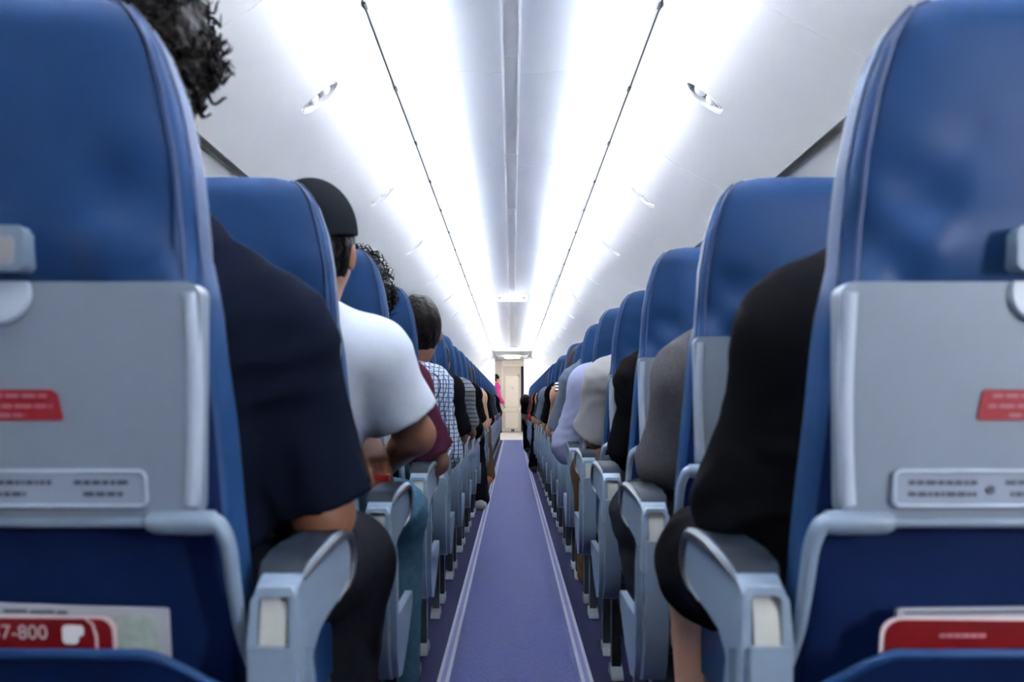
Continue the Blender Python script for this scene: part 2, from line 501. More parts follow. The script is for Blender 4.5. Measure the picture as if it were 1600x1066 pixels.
# lavatory wall at y = 25.9 with the door
LY = 26.3
struct('wall_lavatory', prism([(-0.29, 0.0), (-0.29, CH + 1.23), (0.315, CH + 1.23), (0.315, 0.0), (0.270, 0.0), (0.270, CH + 1.07), (-0.262, CH + 1.07), (-0.262, 0.0)], 'y', LY, LY + 0.08), M['cream'])
struct('wall_lavatory_side', box(-0.75, -0.288, LY + 0.03, LY + 0.09, 0, CH + 1.20), M['creamd'])
d = obj('door_1', box(-0.260, 0.268, LY + 0.035, LY + 0.075, 0.035, CH + 1.068, 0.004, 1), M['creamd']); tag(d, kind='structure')
d['label'] = 'cream folding lavatory door at the far end of the aisle'
for z0, z1 in ((CH - 0.06, CH + 0.80), (0.12, CH - 0.21)):
    obj('door_panel', box(-0.19, 0.165, LY + 0.022, LY + 0.04, z0, z1, 0.006, 2), M['cream'], d)
obj('door_rail', box(-0.245, 0.235, LY + 0.018, LY + 0.04, CH - 0.19, CH - 0.075, 0.006, 2), M['cream'], d)
bm = bmesh.new()
tube([(0.165 + 0.030 * math.cos(a), LY + 0.03, CH + 0.80 + 0.030 * math.sin(a)) for a in [2 * PI * k / 20 for k in range(20)]], 0.006, bm, 6, closed=True)
bm2 = obj('door_indicator', bm, M['ink'], d)
obj('door_latch', box(0.135, 0.165, LY + 0.008, LY + 0.03, CH - 0.155, CH - 0.125, 0.004, 2), M['handle'], d)
bm = bmesh.new()
tube([(-0.03, LY + 0.02, CH + 0.47), (0.00, LY + 0.015, CH + 0.50), (0.005, LY + 0.02, CH + 0.45), (0.04, LY + 0.015, CH + 0.43)], 0.008, bm, 6)
obj('door_emblem', bm, M['handle'], d)
obj('door_kick_plate', box(-0.03, 0.06, LY + 0.01, LY + 0.04, 0.02, 0.09, 0.003, 1), M['ink'], d)
bm = bmesh.new()
for i in range(13):
    if i in (4, 9): continue
    x = -0.15 + i * 0.027
    add_box(bm, x, x + 0.017, LY - 0.004, LY + 0.002, CH + 1.125, CH + 1.158)
o = struct('wall_lavatory_marking', bm, M['creamd'])
# curtain by the right bulkhead
rings = []
for zz in np.linspace(0.03, CH + 1.06, 12):
    r1 = []
    for k in range(25):
        x = 0.24 + 0.07 * k / 24
        r1.append((x, LY - 0.12 + 0.012 * math.sin(k * 1.6 + zz), zz))
    rings.append(r1 + [(p[0], p[1] + 0.02, p[2]) for p in r1[::-1]])
o = obj('curtain', loft(rings), M['curtain']); tag(o, 'narrow dark blue curtain hanging beside the lavatory door', 'curtain')

# exit sign
o = empty('exit_sign', (-0.005, 12.1, CH + 1.361)); tag(o, 'white illuminated EXIT sign with two arrows hanging from the ceiling', 'exit sign')
obj('sign_body', prism([(x, z) for x, z in rrect(0.395, 0.092, 0.03)], 'y', -0.02, 0.02, 0.003, 1), M['exit_white'], o)
obj('sign_bracket', box(-0.10, 0.10, -0.012, 0.012, 0.044, 0.062), M['lip'], o)
bm = text_bm('EXIT', 0.062)
for v in bm.verts: v.co = Vector((v.co.x * 0.62 - 0.018, -0.0215 + v.co.z, v.co.y))
obj('sign_lettering', bm, M['exit_red'], o, smooth=False)
for s in (-1, 1):
    bm = prism([(s * 0.178, 0.0), (s * 0.150, 0.018), (s * 0.150, 0.005), (s * 0.128, 0.005), (s * 0.128, -0.005), (s * 0.150, -0.005), (s * 0.150, -0.018)], 'y', -0.022, -0.0195)
    obj('sign_arrow', bm, M['exit_red'], o, smooth=False)

# ------------------------------------------------------------------ seats
def yr(z): return -0.13 * (z - 0.65)          # rear plane of the seat back, row origin at y = 0
HW = [(1.182, .02), (1.1805, .085), (1.176, .110), (1.166, .134), (1.15, .150), (1.13, .161), (1.083, .174), (1.018, .184), (.95, .188), (.885, .190)]
BW = [(.93, .186), (.87, .197), (.757, .206), (.607, .216), (.50, .219), (.42, .222)]

def super_ring(w, y0, y1, z, n=72, e=5.0, fn=None):
    pts = []
    for k in range(n):
        a = 2 * PI * k / n
        c, s_ = math.cos(a), math.sin(a)
        x = w * math.copysign(abs(c) ** (2 / e), c)
        y = (y0 + y1) / 2 + (y1 - y0) / 2 * math.copysign(abs(s_) ** (2 / e), s_)
        if fn: y += fn(x, y, z)
        pts.append((x, y, z))
    return pts

def build_seat(side, detailed=True):
    """seat whose +a side faces the aisle; x = -side * a"""
    g = -side
    root = empty('aisle_seat', (0, 0, 0))
    def X(a0, a1): return (min(g * a0, g * a1), max(g * a0, g * a1))
    # lower back
    zs = np.linspace(0.40, 0.925, 28)
    def crease(x, y, z):
        return 0.003 * math.sin(34 * z + 9 * x) * max(0, 1 - abs(abs(x) - 0.19) / 0.06)
    rings = [super_ring(interp(BW, z), yr(z) + 0.004, yr(z) + 0.095 - 0.02 * (z < 0.45), z, 64, 6, crease) for z in zs]
    bm = loft(rings)
    for f in bm.faces:
        f.material_index = 1 if abs(f.calc_center_median().x) > 0.985 * interp(BW, f.calc_center_median().z) - 0.004 else 0
    br = obj('backrest', bm, [M['fabric_back'], M['leather']], root, ang=60)
    # headrest cover
    zs = list(np.linspace(0.885, 1.13, 34)) + [1.14, 1.15, 1.158, 1.166, 1.172, 1.176, 1.179, 1.1805, 1.182]
    def hy(z):
        t = 0.108 if z < 1.05 else 0.108 - 0.065 * ((z - 1.05) / 0.132) ** 2
        top = 0.0 if z < 1.14 else 0.035 * ((z - 1.14) / 0.042) ** 2
        return yr(z) - 0.014 + top, yr(z) - 0.014 + t + top * 0.4
    def fold(x, y, z):
        fade = max(0.0, min(1.0, (1.07 - z) / 0.12))
        rear = 1.0 if y < (yr(z) + 0.02) else 0.0
        a = g * x
        d_ = 0.0065 * math.sin(40 * (z + 0.75 * a) + 2.2 * math.sin(12 * a)) + 0.004 * math.sin(64 * (z - 0.8 * a) + 1.3)
        e_ = 0.004 * math.sin(95 * a + 8 * z) * max(0, 1 - (z - 0.885) / 0.05)
        bulge = -0.006 * max(0, 1 - ((z - 1.02) / 0.13) ** 2) * max(0, 1 - (x / 0.17) ** 2)
        return rear * (fade * d_ + (e_ if z < 0.935 else 0) + bulge)
    rings = [super_ring(interp(HW, z), *hy(z), z, 96, 5.5, fold) for z in zs]
    bm = loft(rings)
    hr = obj('headrest', bm, M['leather'], root, ang=70)
    for sx in (1, -1):
        pts = []
        for z in list(np.linspace(0.892, 1.13, 22)) + [1.145, 1.157, 1.166, 1.172]:
            pts.append((sx * (interp(HW, z) * 0.962), hy(z)[0] + 0.0045, z))
        obj('piping', tube(pts, 0.0023, seg=6), M['leather_side'], hr)
        # pale gusset strip along the side of the cover
        pl = []
        for z in list(np.linspace(0.892, 1.13, 22)) + [1.145, 1.157, 1.166]:
            pl.append((sx * (interp(HW, z) + 0.0005), (hy(z)[0] + hy(z)[1]) / 2 - 0.018, z))
        obj('side_seam', tube(pl, 0.0018, seg=6), M['leather_side'], hr)
    # tray table
    def on_back(pts, off0, off1, name, m, par, bv=0.0):
        bm = prism(pts, 'y', off0, off1, bv, 2)
        for v in bm.verts: v.co.y += yr(v.co.z)
        return obj(name, bm, m, par)
    zt, zb = 0.893, 0.652
    zc = (zt + zb) / 2
    tp = [(x * (1 + 0.03 * z / 0.12), z + zc) for x, z in rrect(0.392, zt - zb, 0.014)]
    tray = on_back(tp, -0.022, 0.008, 'tray_table', M['tray'], root, 0.004)
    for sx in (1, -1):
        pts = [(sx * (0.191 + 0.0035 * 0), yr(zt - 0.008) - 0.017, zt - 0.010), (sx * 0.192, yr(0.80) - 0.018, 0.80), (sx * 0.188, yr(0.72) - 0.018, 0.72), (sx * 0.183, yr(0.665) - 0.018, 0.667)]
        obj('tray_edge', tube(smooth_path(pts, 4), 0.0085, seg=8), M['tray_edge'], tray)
    # red label and placard
    sl = [(-0.054, 0.782), (-0.050, 0.7855), (0.047, 0.7855), (0.053, 0.781), (0.0575, 0.7565), (0.055, 0.754), (-0.055, 0.754), (-0.0575, 0.7565)]
    lb = on_back(sl, -0.0235, -0.021, 'red_label', M['red_label'], tray)
    lb['label'] = 'red sticker with pale print'
    if detailed:
        bm = bmesh.new()
        rnd = random.Random(3)
        for z, a0, a1 in ((0.779, -0.043, 0.043), (0.7685, -0.047, 0.047), (0.7592, -0.025, 0.020)):
            x = a0
            while x < a1:
                w = rnd.uniform(0.008, 0.017)
                add_box(bm, x, min(x + w, a1), yr(z) - 0.0239, yr(z) - 0.0234, z - 0.0017, z + 0.0017)
                x += w + 0.003
        obj('label_print', bm, M['label_white'], tray, smooth=False)
    pp = [(x, z + 0.684) for x, z in rrect(0.278, 0.036, 0.007)]
    pf = on_back(pp, -0.0265, -0.021, 'placard', M['placard'], tray, 0.0012)
    bm = bmesh.new()
    tube([(x, yr(z) - 0.0265, z) for x, z in [(x, z + 0.684) for x, z in rrect(0.278, 0.036, 0.007)]], 0.0022, bm, 6, closed=True)
    obj('placard_frame', bm, M['tray_edge'], tray)
    if detailed:
        bm = bmesh.new(); rnd = random.Random(11)
        for z, a0, a1 in ((0.6905, -0.125, -0.052), (0.6785, -0.125, -0.055), (0.6905, -0.026, 0.043), (0.6785, -0.020, 0.016), (0.6905, 0.066, 0.124), (0.6785, 0.075, 0.117)):
            x = a0
            while x < a1 - 0.002:
                w = rnd.uniform(0.003, 0.011)
                add_box(bm, x, min(x + w, a1), yr(z) - 0.0272, yr(z) - 0.0268, z - 0.0023, z + 0.0023)
                x += w + 0.0018
        for k in range(1):
            bmesh.ops.create_cone(bm, cap_ends=True, segments=12, radius1=0.0045, radius2=0.0045, depth=0.0012,
                                  matrix=Matrix.Translation((-0.041, yr(0.684) - 0.0272, 0.683)) @ Matrix.Rotation(PI / 2, 4, 'X'))
        obj('placard_print', bm, M['ink'], tray, smooth=False)
    # latch on the headrest, above the tray
    lp = [(-0.030, 0.902), (-0.0355, 0.907), (-0.0375, 0.938), (-0.033, 0.945), (0.033, 0.945), (0.0375, 0.938), (0.0355, 0.907), (0.030, 0.902)]
    lt = on_back(lp, -0.040, -0.008, 'tray_latch', M['silver'], root, 0.004)
    ip = [(x * 0.74, (z - 0.9235) * 0.62 + 0.921) for x, z in lp]
    on_back(ip, -0.0412, -0.038, 'latch_recess', M['handle'], lt, 0.002)
    bm = bmesh.new()
    bmesh.ops.create_cone(bm, cap_ends=True, segments=32, radius1=0.034, radius2=0.032, depth=0.006, matrix=Matrix.Translation((0, yr(0.884) - 0.024, 0.884)) @ Matrix.Rotation(PI / 2 , 4, 'X'))
    for v in list(bm.verts):
        if v.co.z > 0.893: v.co.z = 0.893
    obj('latch_plate', bm, M['tray_edge'], tray)
    # tray arms and bar
    bm = tube([(-0.15, yr(0.648) - 0.020, 0.648), (0.15, yr(0.648) - 0.020, 0.648)], 0.0056, seg=12)
    obj('tray_bar', bm, M['silver'], root)
    for sx in (1, -1):
        bm = bmesh.new()
        y_ = yr(0.648) - 0.020
        tube([(sx * 0.136, y_, 0.648), (sx * 0.143, y_, 0.648), (sx * 0.150, y_, 0.648), (sx * 0.188, y_, 0.648), (sx * 0.206, y_, 0.648)], [0.008, 0.0115, 0.0125, 0.0135, 0.0125], bm, 16)
        pts = smooth_path([(sx * 0.196, y_, 0.650), (sx * 0.210, y_, 0.645), (sx * 0.2185, yr(.62) - 0.018, 0.622), (sx * 0.2215, yr(.58) - 0.014, 0.58), (sx * 0.225, yr(.53) - 0.006, 0.53), (sx * 0.231, yr(.49) + 0.006, 0.49)], 5)
        nn = len(pts)
        tube(pts, [0.0125 - 0.0045 * k / nn for k in range(nn)], bm, 10, flat=0.8)
        obj('tray_arm', bm, M['silver'], root)
    # pocket
    pts = [(-0.205, 0.30), (-0.208, 0.475), (-0.150, 0.510), (-0.10, 0.515), (0.10, 0.515), (0.150, 0.510), (0.208, 0.475), (0.205, 0.30)]
    bm = prism(pts, 'y', -0.006, 0.006, 0.004, 2)
    for v in bm.verts:
        v.co.y += yr(v.co.z) - 0.010 - 0.30 * max(0, v.co.z - 0.33) * (1 - 0.5 * (v.co.x / 0.21) ** 2)
    pk = obj('literature_pocket', bm, M['fabric_back'], root)
    bm = tube(smooth_path([(-0.207, yr(.475) - 0.037, 0.475), (-0.150, yr(.51) - 0.053, 0.512), (-0.10, yr(.51) - 0.060, 0.517), (0.10, yr(.51) - 0.060, 0.517), (0.150, yr(.51) - 0.053, 0.512), (0.207, yr(.475) - 0.037, 0.475)], 4), 0.006, seg=8)
    obj('pocket_hem', bm, M['leather'], pk)
    # seat cushion and lower structure
    bm = box(-0.222, 0.222, 0.09, 0.545, 0.335, 0.455, 0.03, 4)
    cu = obj('seat_cushion', bm, M['leather'], root)
    obj('seat_pan', box(-0.222, 0.222, 0.05, 0.52, 0.300, 0.335, 0.006, 1), M['dark_metal'], root)
    bm = bmesh.new()
    for y_ in (0.14, 0.40):
        tube([(-0.23, y_, 0.29), (0.23, y_, 0.29)], 0.02, bm, 10)
    obj('seat_beam', bm, M['dark_metal'], root)
    # armrest on the aisle side
    top = [(0.000, 0.515), (-0.004, 0.545), (0.004, 0.572), (0.030, 0.5835), (0.10, 0.589), (0.20, 0.592), (0.27, 0.592), (0.305, 0.588), (0.328, 0.574), (0.335, 0.555), (0.330, 0.535), (0.31, 0.522), (0.25, 0.516), (0.18, 0.512), (0.12, 0.505), (0.085, 0.489), (0.060, 0.46), (0.046, 0.42), (0.042, 0.40), (0.02, 0.40), (0.012, 0.43)]
    x0, x1 = X(0.241, 0.287)
    ar = obj('armrest', prism(top, 'x', x0, x1, 0.005, 2), M['silver'], root)
    pad = [(0.040, 0.582), (0.050, 0.596), (0.10, 0.603), (0.20, 0.606), (0.27, 0.605), (0.312, 0.598), (0.322, 0.584)]
    x0, x1 = X(0.236, 0.2855)
    obj('armrest_pad', prism(pad, 'x', x0, x1, 0.004, 2), M['pad'], ar)
    ring = [(0.030, 0.580), (0.07, 0.586), (0.12, 0.591), (0.20, 0.596), (0.27, 0.595), (0.308, 0.590), (0.328, 0.576), (0.336, 0.556), (0.331, 0.535), (0.31, 0.522), (0.27, 0.518), (0.23, 0.514)]
    pts = smooth_path([(g * 0.2870, y_, z_) for y_, z_ in ring], 3)
    obj('armrest_rim', tube(pts, [0.002 + 0.0055 * k / 8 for k in range(8)] + [0.0075] * (len(pts) - 20) + [0.0075 - 0.0060 * k / 11 for k in range(12)], seg=8), M['rim'], ar)
    pts = smooth_path([(g * 0.2872, y_, z_ + 0.0070) for y_, z_ in ring[:7]], 3)
    obj('rim_highlight_strip', tube(pts, [0.0008 + 0.0016 * min(1, k / 6) for k in range(len(pts))], seg=6), M['silver'], ar)
    # arch and beige cap at the rear of the armrest
    x0, x1 = X(0.244, 0.283)
    bm = bmesh.new()
    cp = []
    for k in range(9):
        t_ = k / 8; z_ = 0.515 + 0.052 * t_
        cp.append((-0.0115 + 0.012 * t_ * t_, z_))
    pr = cp + [(0.012, 0.567), (0.012, 0.515)]
    prism(pr, 'x', x0 + 0.006, x1 - 0.006, 0.001, 1, bm)
    obj('armrest_cap', bm, M['beige'], ar)
    bm = bmesh.new()
    arch = [(0.224, 0.46), (0.2225, 0.52), (0.225, 0.565), (0.232, 0.577), (0.266, 0.577), (0.2725, 0.565), (0.276, 0.52), (0.276, 0.46),
            (0.266, 0.46), (0.2655, 0.565), (0.2625, 0.569), (0.2365, 0.569), (0.2335, 0.565), (0.233, 0.46)]
    prism([(g * (a_ + 0.015), z_) for a_, z_ in arch], 'y', -0.016, 0.014, 0.003, 2, bm)
    for v in bm.verts:
        if v.co.z > 0.53: v.co.y += (v.co.z - 0.53) ** 2 * 5.5
    obj('armrest_arch', bm, M['silver'], ar)
    # end shroud below
    sh = [(-0.022, 0.518), (-0.024, 0.48), (-0.022, 0.42), (-0.012, 0.34), (0.004, 0.285), (0.030, 0.250), (0.075, 0.238), (0.115, 0.25), (0.10, 0.33), (0.07, 0.42), (0.06, 0.50), (0.03, 0.518)]
    x0, x1 = X(0.241, 0.284)
    shr = obj('end_shroud', prism(sh, 'x', x0, x1, 0.005, 2), M['silver'], root)
    fin = [(0.030, 0.505), (0.050, 0.470), (0.055, 0.40), (0.060, 0.366), (0.30, 0.366), (0.312, 0.358), (0.305, 0.335), (0.21, 0.275), (0.12, 0.235), (0.06, 0.245), (0.032, 0.30), (0.022, 0.40)]
    x0, x1 = X(0.281, 0.296)
    obj('shroud_fin', prism(fin, 'x', x0, x1, 0.004, 2), M['silver'], shr)
    # legs
    for y_, dz in ((0.16, 0), (0.42, 0)):
        bm = bmesh.new()
        x0, x1 = X(0.225, 0.250)
        prism([(y_ - 0.03, 0.30), (y_ + 0.03, 0.30), (y_ + 0.02, 0.10), (y_ + 0.026, 0.02), (y_ - 0.020, 0.02), (y_ - 0.014, 0.10)], 'x', x0, x1, 0.004, 1, bm)
        lg = obj('leg', bm, M['dark_metal'], root)
        bm = prism([(y_ - 0.055, 0.004), (y_ - 0.052, 0.014), (y_ - 0.022, 0.034), (y_ + 0.02, 0.036), (y_ + 0.04, 0.02), (y_ + 0.045, 0.004)], 'x', x0 - 0.004, x1 + 0.004, 0.004, 1)
        obj('foot_clamp', bm, M['bright_metal'], lg)
    bm = box(*X(0.12, 0.14), 0.13, 0.17, 0.004, 0.30, 0.004, 1)
    add_box(bm, *X(-0.20, -0.18), 0.13, 0.17, 0.004, 0.30)
    obj('inner_leg', bm, M['dark_metal'], root)
    return root

BACK = ('backrest', 'headrest', 'tray_table', 'tray_latch', 'tray_bar', 'tray_arm', 'literature_pocket')
def recline(root, deg, dz=0.0):
    a = math.radians(deg); pv = Vector((0, 0.06, 0.44))
    R = Euler((a, 0, 0)).to_matrix()
    for ch in root.children:
        if ch.name.split('.')[0] in BACK:
            ch.rotation_euler = (a, 0, 0)
            ch.location = pv - R @ pv + Vector((0, 0, dz if not ch.name.startswith('lit') else 0))

RECL = {-1: {0: 0, 1: 0, 2: 0.5, 3: 0, 4: 1.2, 6: -1, 9: 1}, 1: {0: 0, 1: 0, 2: 0, 3: 1.5, 4: 0.3, 6: 3, 8: 3}}
DROP = {-1: {4: -0.01, 7: -0.01}, 1: {3: -0.018, 4: 0.0, 6: -0.03, 8: -0.035, 10: -0.015}}
for side, sd in ((-1, 'left'), (1, 'right')):
    det = build_seat(side, True)
    for i in range(ROWS):
        r = det if i == 0 else copy_tree(det)
        r.location = (AX + side * SEATX, 1.0 + PITCH * i, 0)
        lab = 'blue leather aisle seat with grey tray table, %s along the %s side' % (ORD[i], sd)
        tag(r, lab, 'seat', 'aisle seats on the %s' % sd)
        if i >= 3:                                   # print too small to see further on
            for ch in list(r.children):
                for cc in list(ch.children):
                    if cc.name.split('.')[0] in ('label_print', 'placard_print'):
                        bpy.data.objects.remove(cc)
        recline(r, RECL[side].get(i, 0), DROP[side].get(i, 0))

# ------------------------------------------------------------------ things in the seat pockets
def pocket_item(name, side, a0, a1, z0, z1, off, th, m, lab, cat, tilt=0.0, rad=0.012):
    xs = AX + side * SEATX
    root = empty(name, (xs, 1.0, 0)); tag(root, lab, cat)
    w, h = a1 - a0, z1 - z0
    pts = [(x + (a0 + a1) / 2, z + (z0 + z1) / 2 + tilt * x) for x, z in rrect(w, h, rad)]
    bm = prism(pts, 'y', off - th, off, 0.0008, 1)
    for v in bm.verts: v.co.y += yr(v.co.z)
    obj('cover', bm, m, root)
    return root
mg = pocket_item('magazine', -1, -0.17, 0.152, 0.36, 0.5605, -0.012, 0.006, M['paper'], 'pale folded magazine behind the red card in the left seat pocket', 'magazine', -0.03, 0.003)
bm = prism([(0.095, 0.50), (0.095, 0.549), (0.120, 0.551), (0.141, 0.546), (0.141, 0.50)], 'y', -0.0190, -0.0183)
for v in bm.verts: v.co.y += yr(v.co.z)
obj('map_picture', bm, M['map'], mg)
bm = bmesh.new()
for a_, b_ in ((-0.02, 0.005), (0.008, 0.034), (-0.09, -0.05), (0.036, 0.047)): add_box(bm, a_, b_, yr(0.552) - 0.0190, yr(0.552) - 0.0183, 0.5515 - 0.03 * a_, 0.5545 - 0.03 * a_)
obj('headline_print', bm, M['ink'], mg, smooth=False)
cd = pocket_item('safety_card', -1, -0.17, 0.100, 0.36, 0.5505, -0.024, 0.002, M['card_edge'], 'red card with white number in the left seat pocket', 'card', -0.012, 0.014)
def onpk(pts, off, th, nm, m, par):
    bm = prism(pts, 'y', off - th, off)
    for v in bm.verts: v.co.y += yr(v.co.z)
    return obj(nm, bm, m, par, smooth=False)
onpk([(x - 0.036, z + 0.4545 - 0.012 * x) for x, z in rrect(0.265, 0.187, 0.014)], -0.0262, 0.0008, 'red_face', M['red_card'], cd)
onpk([(0.0785, 0.40), (0.0785, 0.528), (0.0755, 0.5405), (0.068, 0.5475), (0.0695, 0.5485), (0.0775, 0.5420), (0.0812, 0.529), (0.0812, 0.40)], -0.0270, 0.0006, 'white_stripe', M['card_edge'], cd)
bm = text_bm('737-800', 0.0215)
for v in bm.verts:
    x = v.co.x * 0.98 - 0.0055; z = v.co.y * 1.0 + 0.532 - 0.012 * x
    v.co = Vector((x, yr(z) - 0.0276, z))
obj('number_print', bm, M['white_print'], cd, smooth=False)
bm = prism([(x + 0.053, z + 0.530) for x, z in rrect(0.017, 0.021, 0.005)], 'y', -0.0274, -0.0270)
prism([(x + 0.057, z + 0.534) for x, z in rrect(0.020, 0.012, 0.004)], 'y', -0.0276, -0.0271, bm=bm)
for v in bm.verts: v.co.y += yr(v.co.z)
obj('logo_print', bm, M['white_print'], cd, smooth=False)
mg = pocket_item('magazine', 1, -0.126, 0.17, 0.36, 0.5575, -0.012, 0.009, M['paper'], 'pale thick magazine behind the red booklet in the right seat pocket', 'magazine', 0.012, 0.003)
onpk([(-0.12, 0.551), (0.06, 0.552), (0.06, 0.5555), (-0.12, 0.553)], -0.0213, 0.0006, 'spine_print', M['ink'], mg)
cd = pocket_item('red_booklet', 1, -0.146, 0.17, 0.36, 0.5475, -0.025, 0.003, M['card_edge'], 'red booklet with a faint white line in the right seat pocket', 'booklet', -0.008, 0.018)
onpk([(x + 0.013, z + 0.452 - 0.008 * x) for x, z in rrect(0.310, 0.186, 0.018)], -0.0282, 0.0008, 'red_face', M['red_card'], cd)
bm = bmesh.new()
x = -0.085
rnd = random.Random(5)
while x < -0.042:
    w = rnd.uniform(0.003, 0.008); add_box(bm, x, x + w, yr(0.529) - 0.0297, yr(0.529) - 0.0291, 0.5275, 0.5315); x += w + 0.0012
obj('line_print', bm, M['label_white'], cd, smooth=False)

# ------------------------------------------------------------------ people: smooth-blended implicit bodies
def smin(a, b, k):
    h = np.clip(0.5 + 0.5 * (b - a) / k, 0, 1)
    return b * (1 - h) + a * h - k * h * (1 - h)

def d_cone(P, p0, p1, r0, r1):
    p0 = np.array(p0, np.float32); p1 = np.array(p1, np.float32)
    ba = p1 - p0; pa = P - p0
    t = np.clip(pa @ ba / max(float(ba @ ba), 1e-9), 0, 1)
    q = pa - t[:, None] * ba
    return np.sqrt((q * q).sum(1)) - (r0 + (r1 - r0) * t)

def d_ell(P, c, r):
    r = np.array(r, np.float32); q = (P - np.array(c, np.float32)) / r
    k0 = np.sqrt((q * q).sum(1)); q2 = q / r
    k1 = np.sqrt((q2 * q2).sum(1)) + 1e-9
    return k0 * (k0 - 1) / k1

def union(prims, P, infl=0.0):
    d = None
    for pr in prims:
        if pr[0] == 'c': v = d_cone(P, pr[1], pr[2], pr[3], pr[4]); k = pr[5]
        else: v = d_ell(P, pr[1], pr[2]); k = pr[3]
        d = v if d is None else smin(d, v, k)
    return d - infl

def pbounds(prims, m):
    lo = np.full(3, 1e9); hi = -lo
    for pr in prims:
        if pr[0] == 'c':
            for p, r in ((pr[1], pr[3]), (pr[2], pr[4])):
                lo = np.minimum(lo, np.array(p) - r); hi = np.maximum(hi, np.array(p) + r)
        else:
            lo = np.minimum(lo, np.array(pr[1]) - pr[2]); hi = np.maximum(hi, np.array(pr[1]) + pr[2])
    return lo - m, hi + m

CORN = np.array([(i, j, k) for i in (0, 1) for j in (0, 1) for k in (0, 1)])
EDG = [(a, b) for a in range(8) for b in range(a + 1, 8) if np.abs(CORN[a] - CORN[b]).sum() == 1]

def polygonise(fn, lo, hi, h):
    B = 4
    nb = np.ceil((hi - lo) / (h * B)).astype(int) + 1
    N = nb * B
    bc = np.stack(np.meshgrid(*[np.arange(q) for q in nb], indexing='ij'), -1).reshape(-1, 3)
    ctr = (lo + (bc + 0.5) * B * h).astype(np.float32)
    d = fn(ctr)
    act = np.abs(d) < B * h * 0.87 + 0.022
    Fd = np.repeat(np.repeat(np.repeat(d.reshape(nb), B, 0), B, 1), B, 2).astype(np.float32)
    loc = np.stack(np.meshgrid(*[np.arange(B)] * 3, indexing='ij'), -1).reshape(-1, 3)
    ii = (bc[act][:, None, :] * B + loc[None]).reshape(-1, 3)
    vals = np.empty(len(ii), np.float32)
    for s in range(0, len(ii), 300000):
        vals[s:s + 300000] = fn((lo + ii[s:s + 300000] * h).astype(np.float32))
    Fd[ii[:, 0], ii[:, 1], ii[:, 2]] = vals
    ins = Fd < 0
    cnt = np.zeros(N - 1, np.int8)
    for c in CORN:
        cnt += ins[c[0]:N[0] - 1 + c[0], c[1]:N[1] - 1 + c[1], c[2]:N[2] - 1 + c[2]]
    ac = (cnt > 0) & (cnt < 8)
    ci = np.argwhere(ac)
    idx = -np.ones(N - 1, np.int64); idx[ac] = np.arange(len(ci))
    cv = np.stack([Fd[ci[:, 0] + c[0], ci[:, 1] + c[1], ci[:, 2] + c[2]] for c in CORN], 1)
    acc = np.zeros((len(ci), 3)); k = np.zeros(len(ci))
    for a, b in EDG:
        va, vb = cv[:, a], cv[:, b]
        m = (va < 0) != (vb < 0)
        t = np.where(m, va / np.where(m, va - vb, 1), 0)
        p = CORN[a] + t[:, None] * (CORN[b] - CORN[a])
        acc += np.where(m[:, None], p, 0); k += m
    V = lo + (ci + acc / k[:, None]) * h
    quads = []
    for ax in range(3):
        o1, o2 = [(1, 2), (2, 0), (0, 1)][ax]
        A = ins; sl0 = [slice(None)] * 3; sl1 = [slice(None)] * 3
        sl0[ax] = slice(0, N[ax] - 1); sl1[ax] = slice(1, N[ax])
        diff = A[tuple(sl0)] != A[tuple(sl1)]
        e = np.argwhere(diff)
        ok = (e[:, o1] > 0) & (e[:, o2] > 0) & (e[:, o1] < N[o1] - 1) & (e[:, o2] < N[o2] - 1)
        e = e[ok]
        fl = A[tuple(sl0)][e[:, 0], e[:, 1], e[:, 2]]
        def g(d1, d2):
            q = e.copy(); q[:, o1] -= d1; q[:, o2] -= d2
            return idx[q[:, 0], q[:, 1], q[:, 2]]
        q = np.stack([g(1, 1), g(0, 1), g(0, 0), g(1, 0)], 1)
        q[~fl] = q[~fl][:, ::-1]
        quads.append(q)
    Q = np.concatenate(quads); Q = Q[(Q >= 0).all(1)]
    return V, Q

def to_mesh(name, parts):
    V = np.concatenate([p[0] for p in parts]); off = 0; Q = []
    for v, q in parts:
        Q.append(q + off); off += len(v)
    Q = np.concatenate(Q)
    me = bpy.data.meshes.new(name)
    me.vertices.add(len(V)); me.vertices.foreach_set('co', V.astype(np.float32).ravel())
    me.loops.add(Q.size); me.loops.foreach_set('vertex_index', Q.astype(np.int32).ravel())
    me.polygons.add(len(Q)); me.polygons.foreach_set('loop_start', np.arange(0, Q.size, 4, dtype=np.int32))
    me.polygons.foreach_set('use_smooth', np.ones(len(Q), bool))
    me.update(calc_edges=True); me.validate()
    return me

def folds(P, amp, seed=0.0, f=1.0):
    x, y, z = P[:, 0], P[:, 1], P[:, 2]
    w = 0.8 * np.sin(11 * x + 7 * z + seed) + 0.6 * np.sin(19 * y - 13 * z + 2 * seed)
    f = f * 1.25
    a = np.sin(f * (38 * z + 24 * x - 12 * y) + 3.0 * w + seed)
    b = np.sin(f * (21 * z - 34 * x + 26 * y) + 2.5 * w + 1.7 * seed)
    a = 1.0 - 2.0 * np.abs(a) ** 1.4; b = 1.0 - 2.0 * np.abs(b) ** 1.4
    return -0.55 * amp * (0.62 * a + 0.5 * b) * (0.55 + 0.45 * np.sin(6 * z + 5 * x + seed))

def V3(*a): return np.array(a, float)

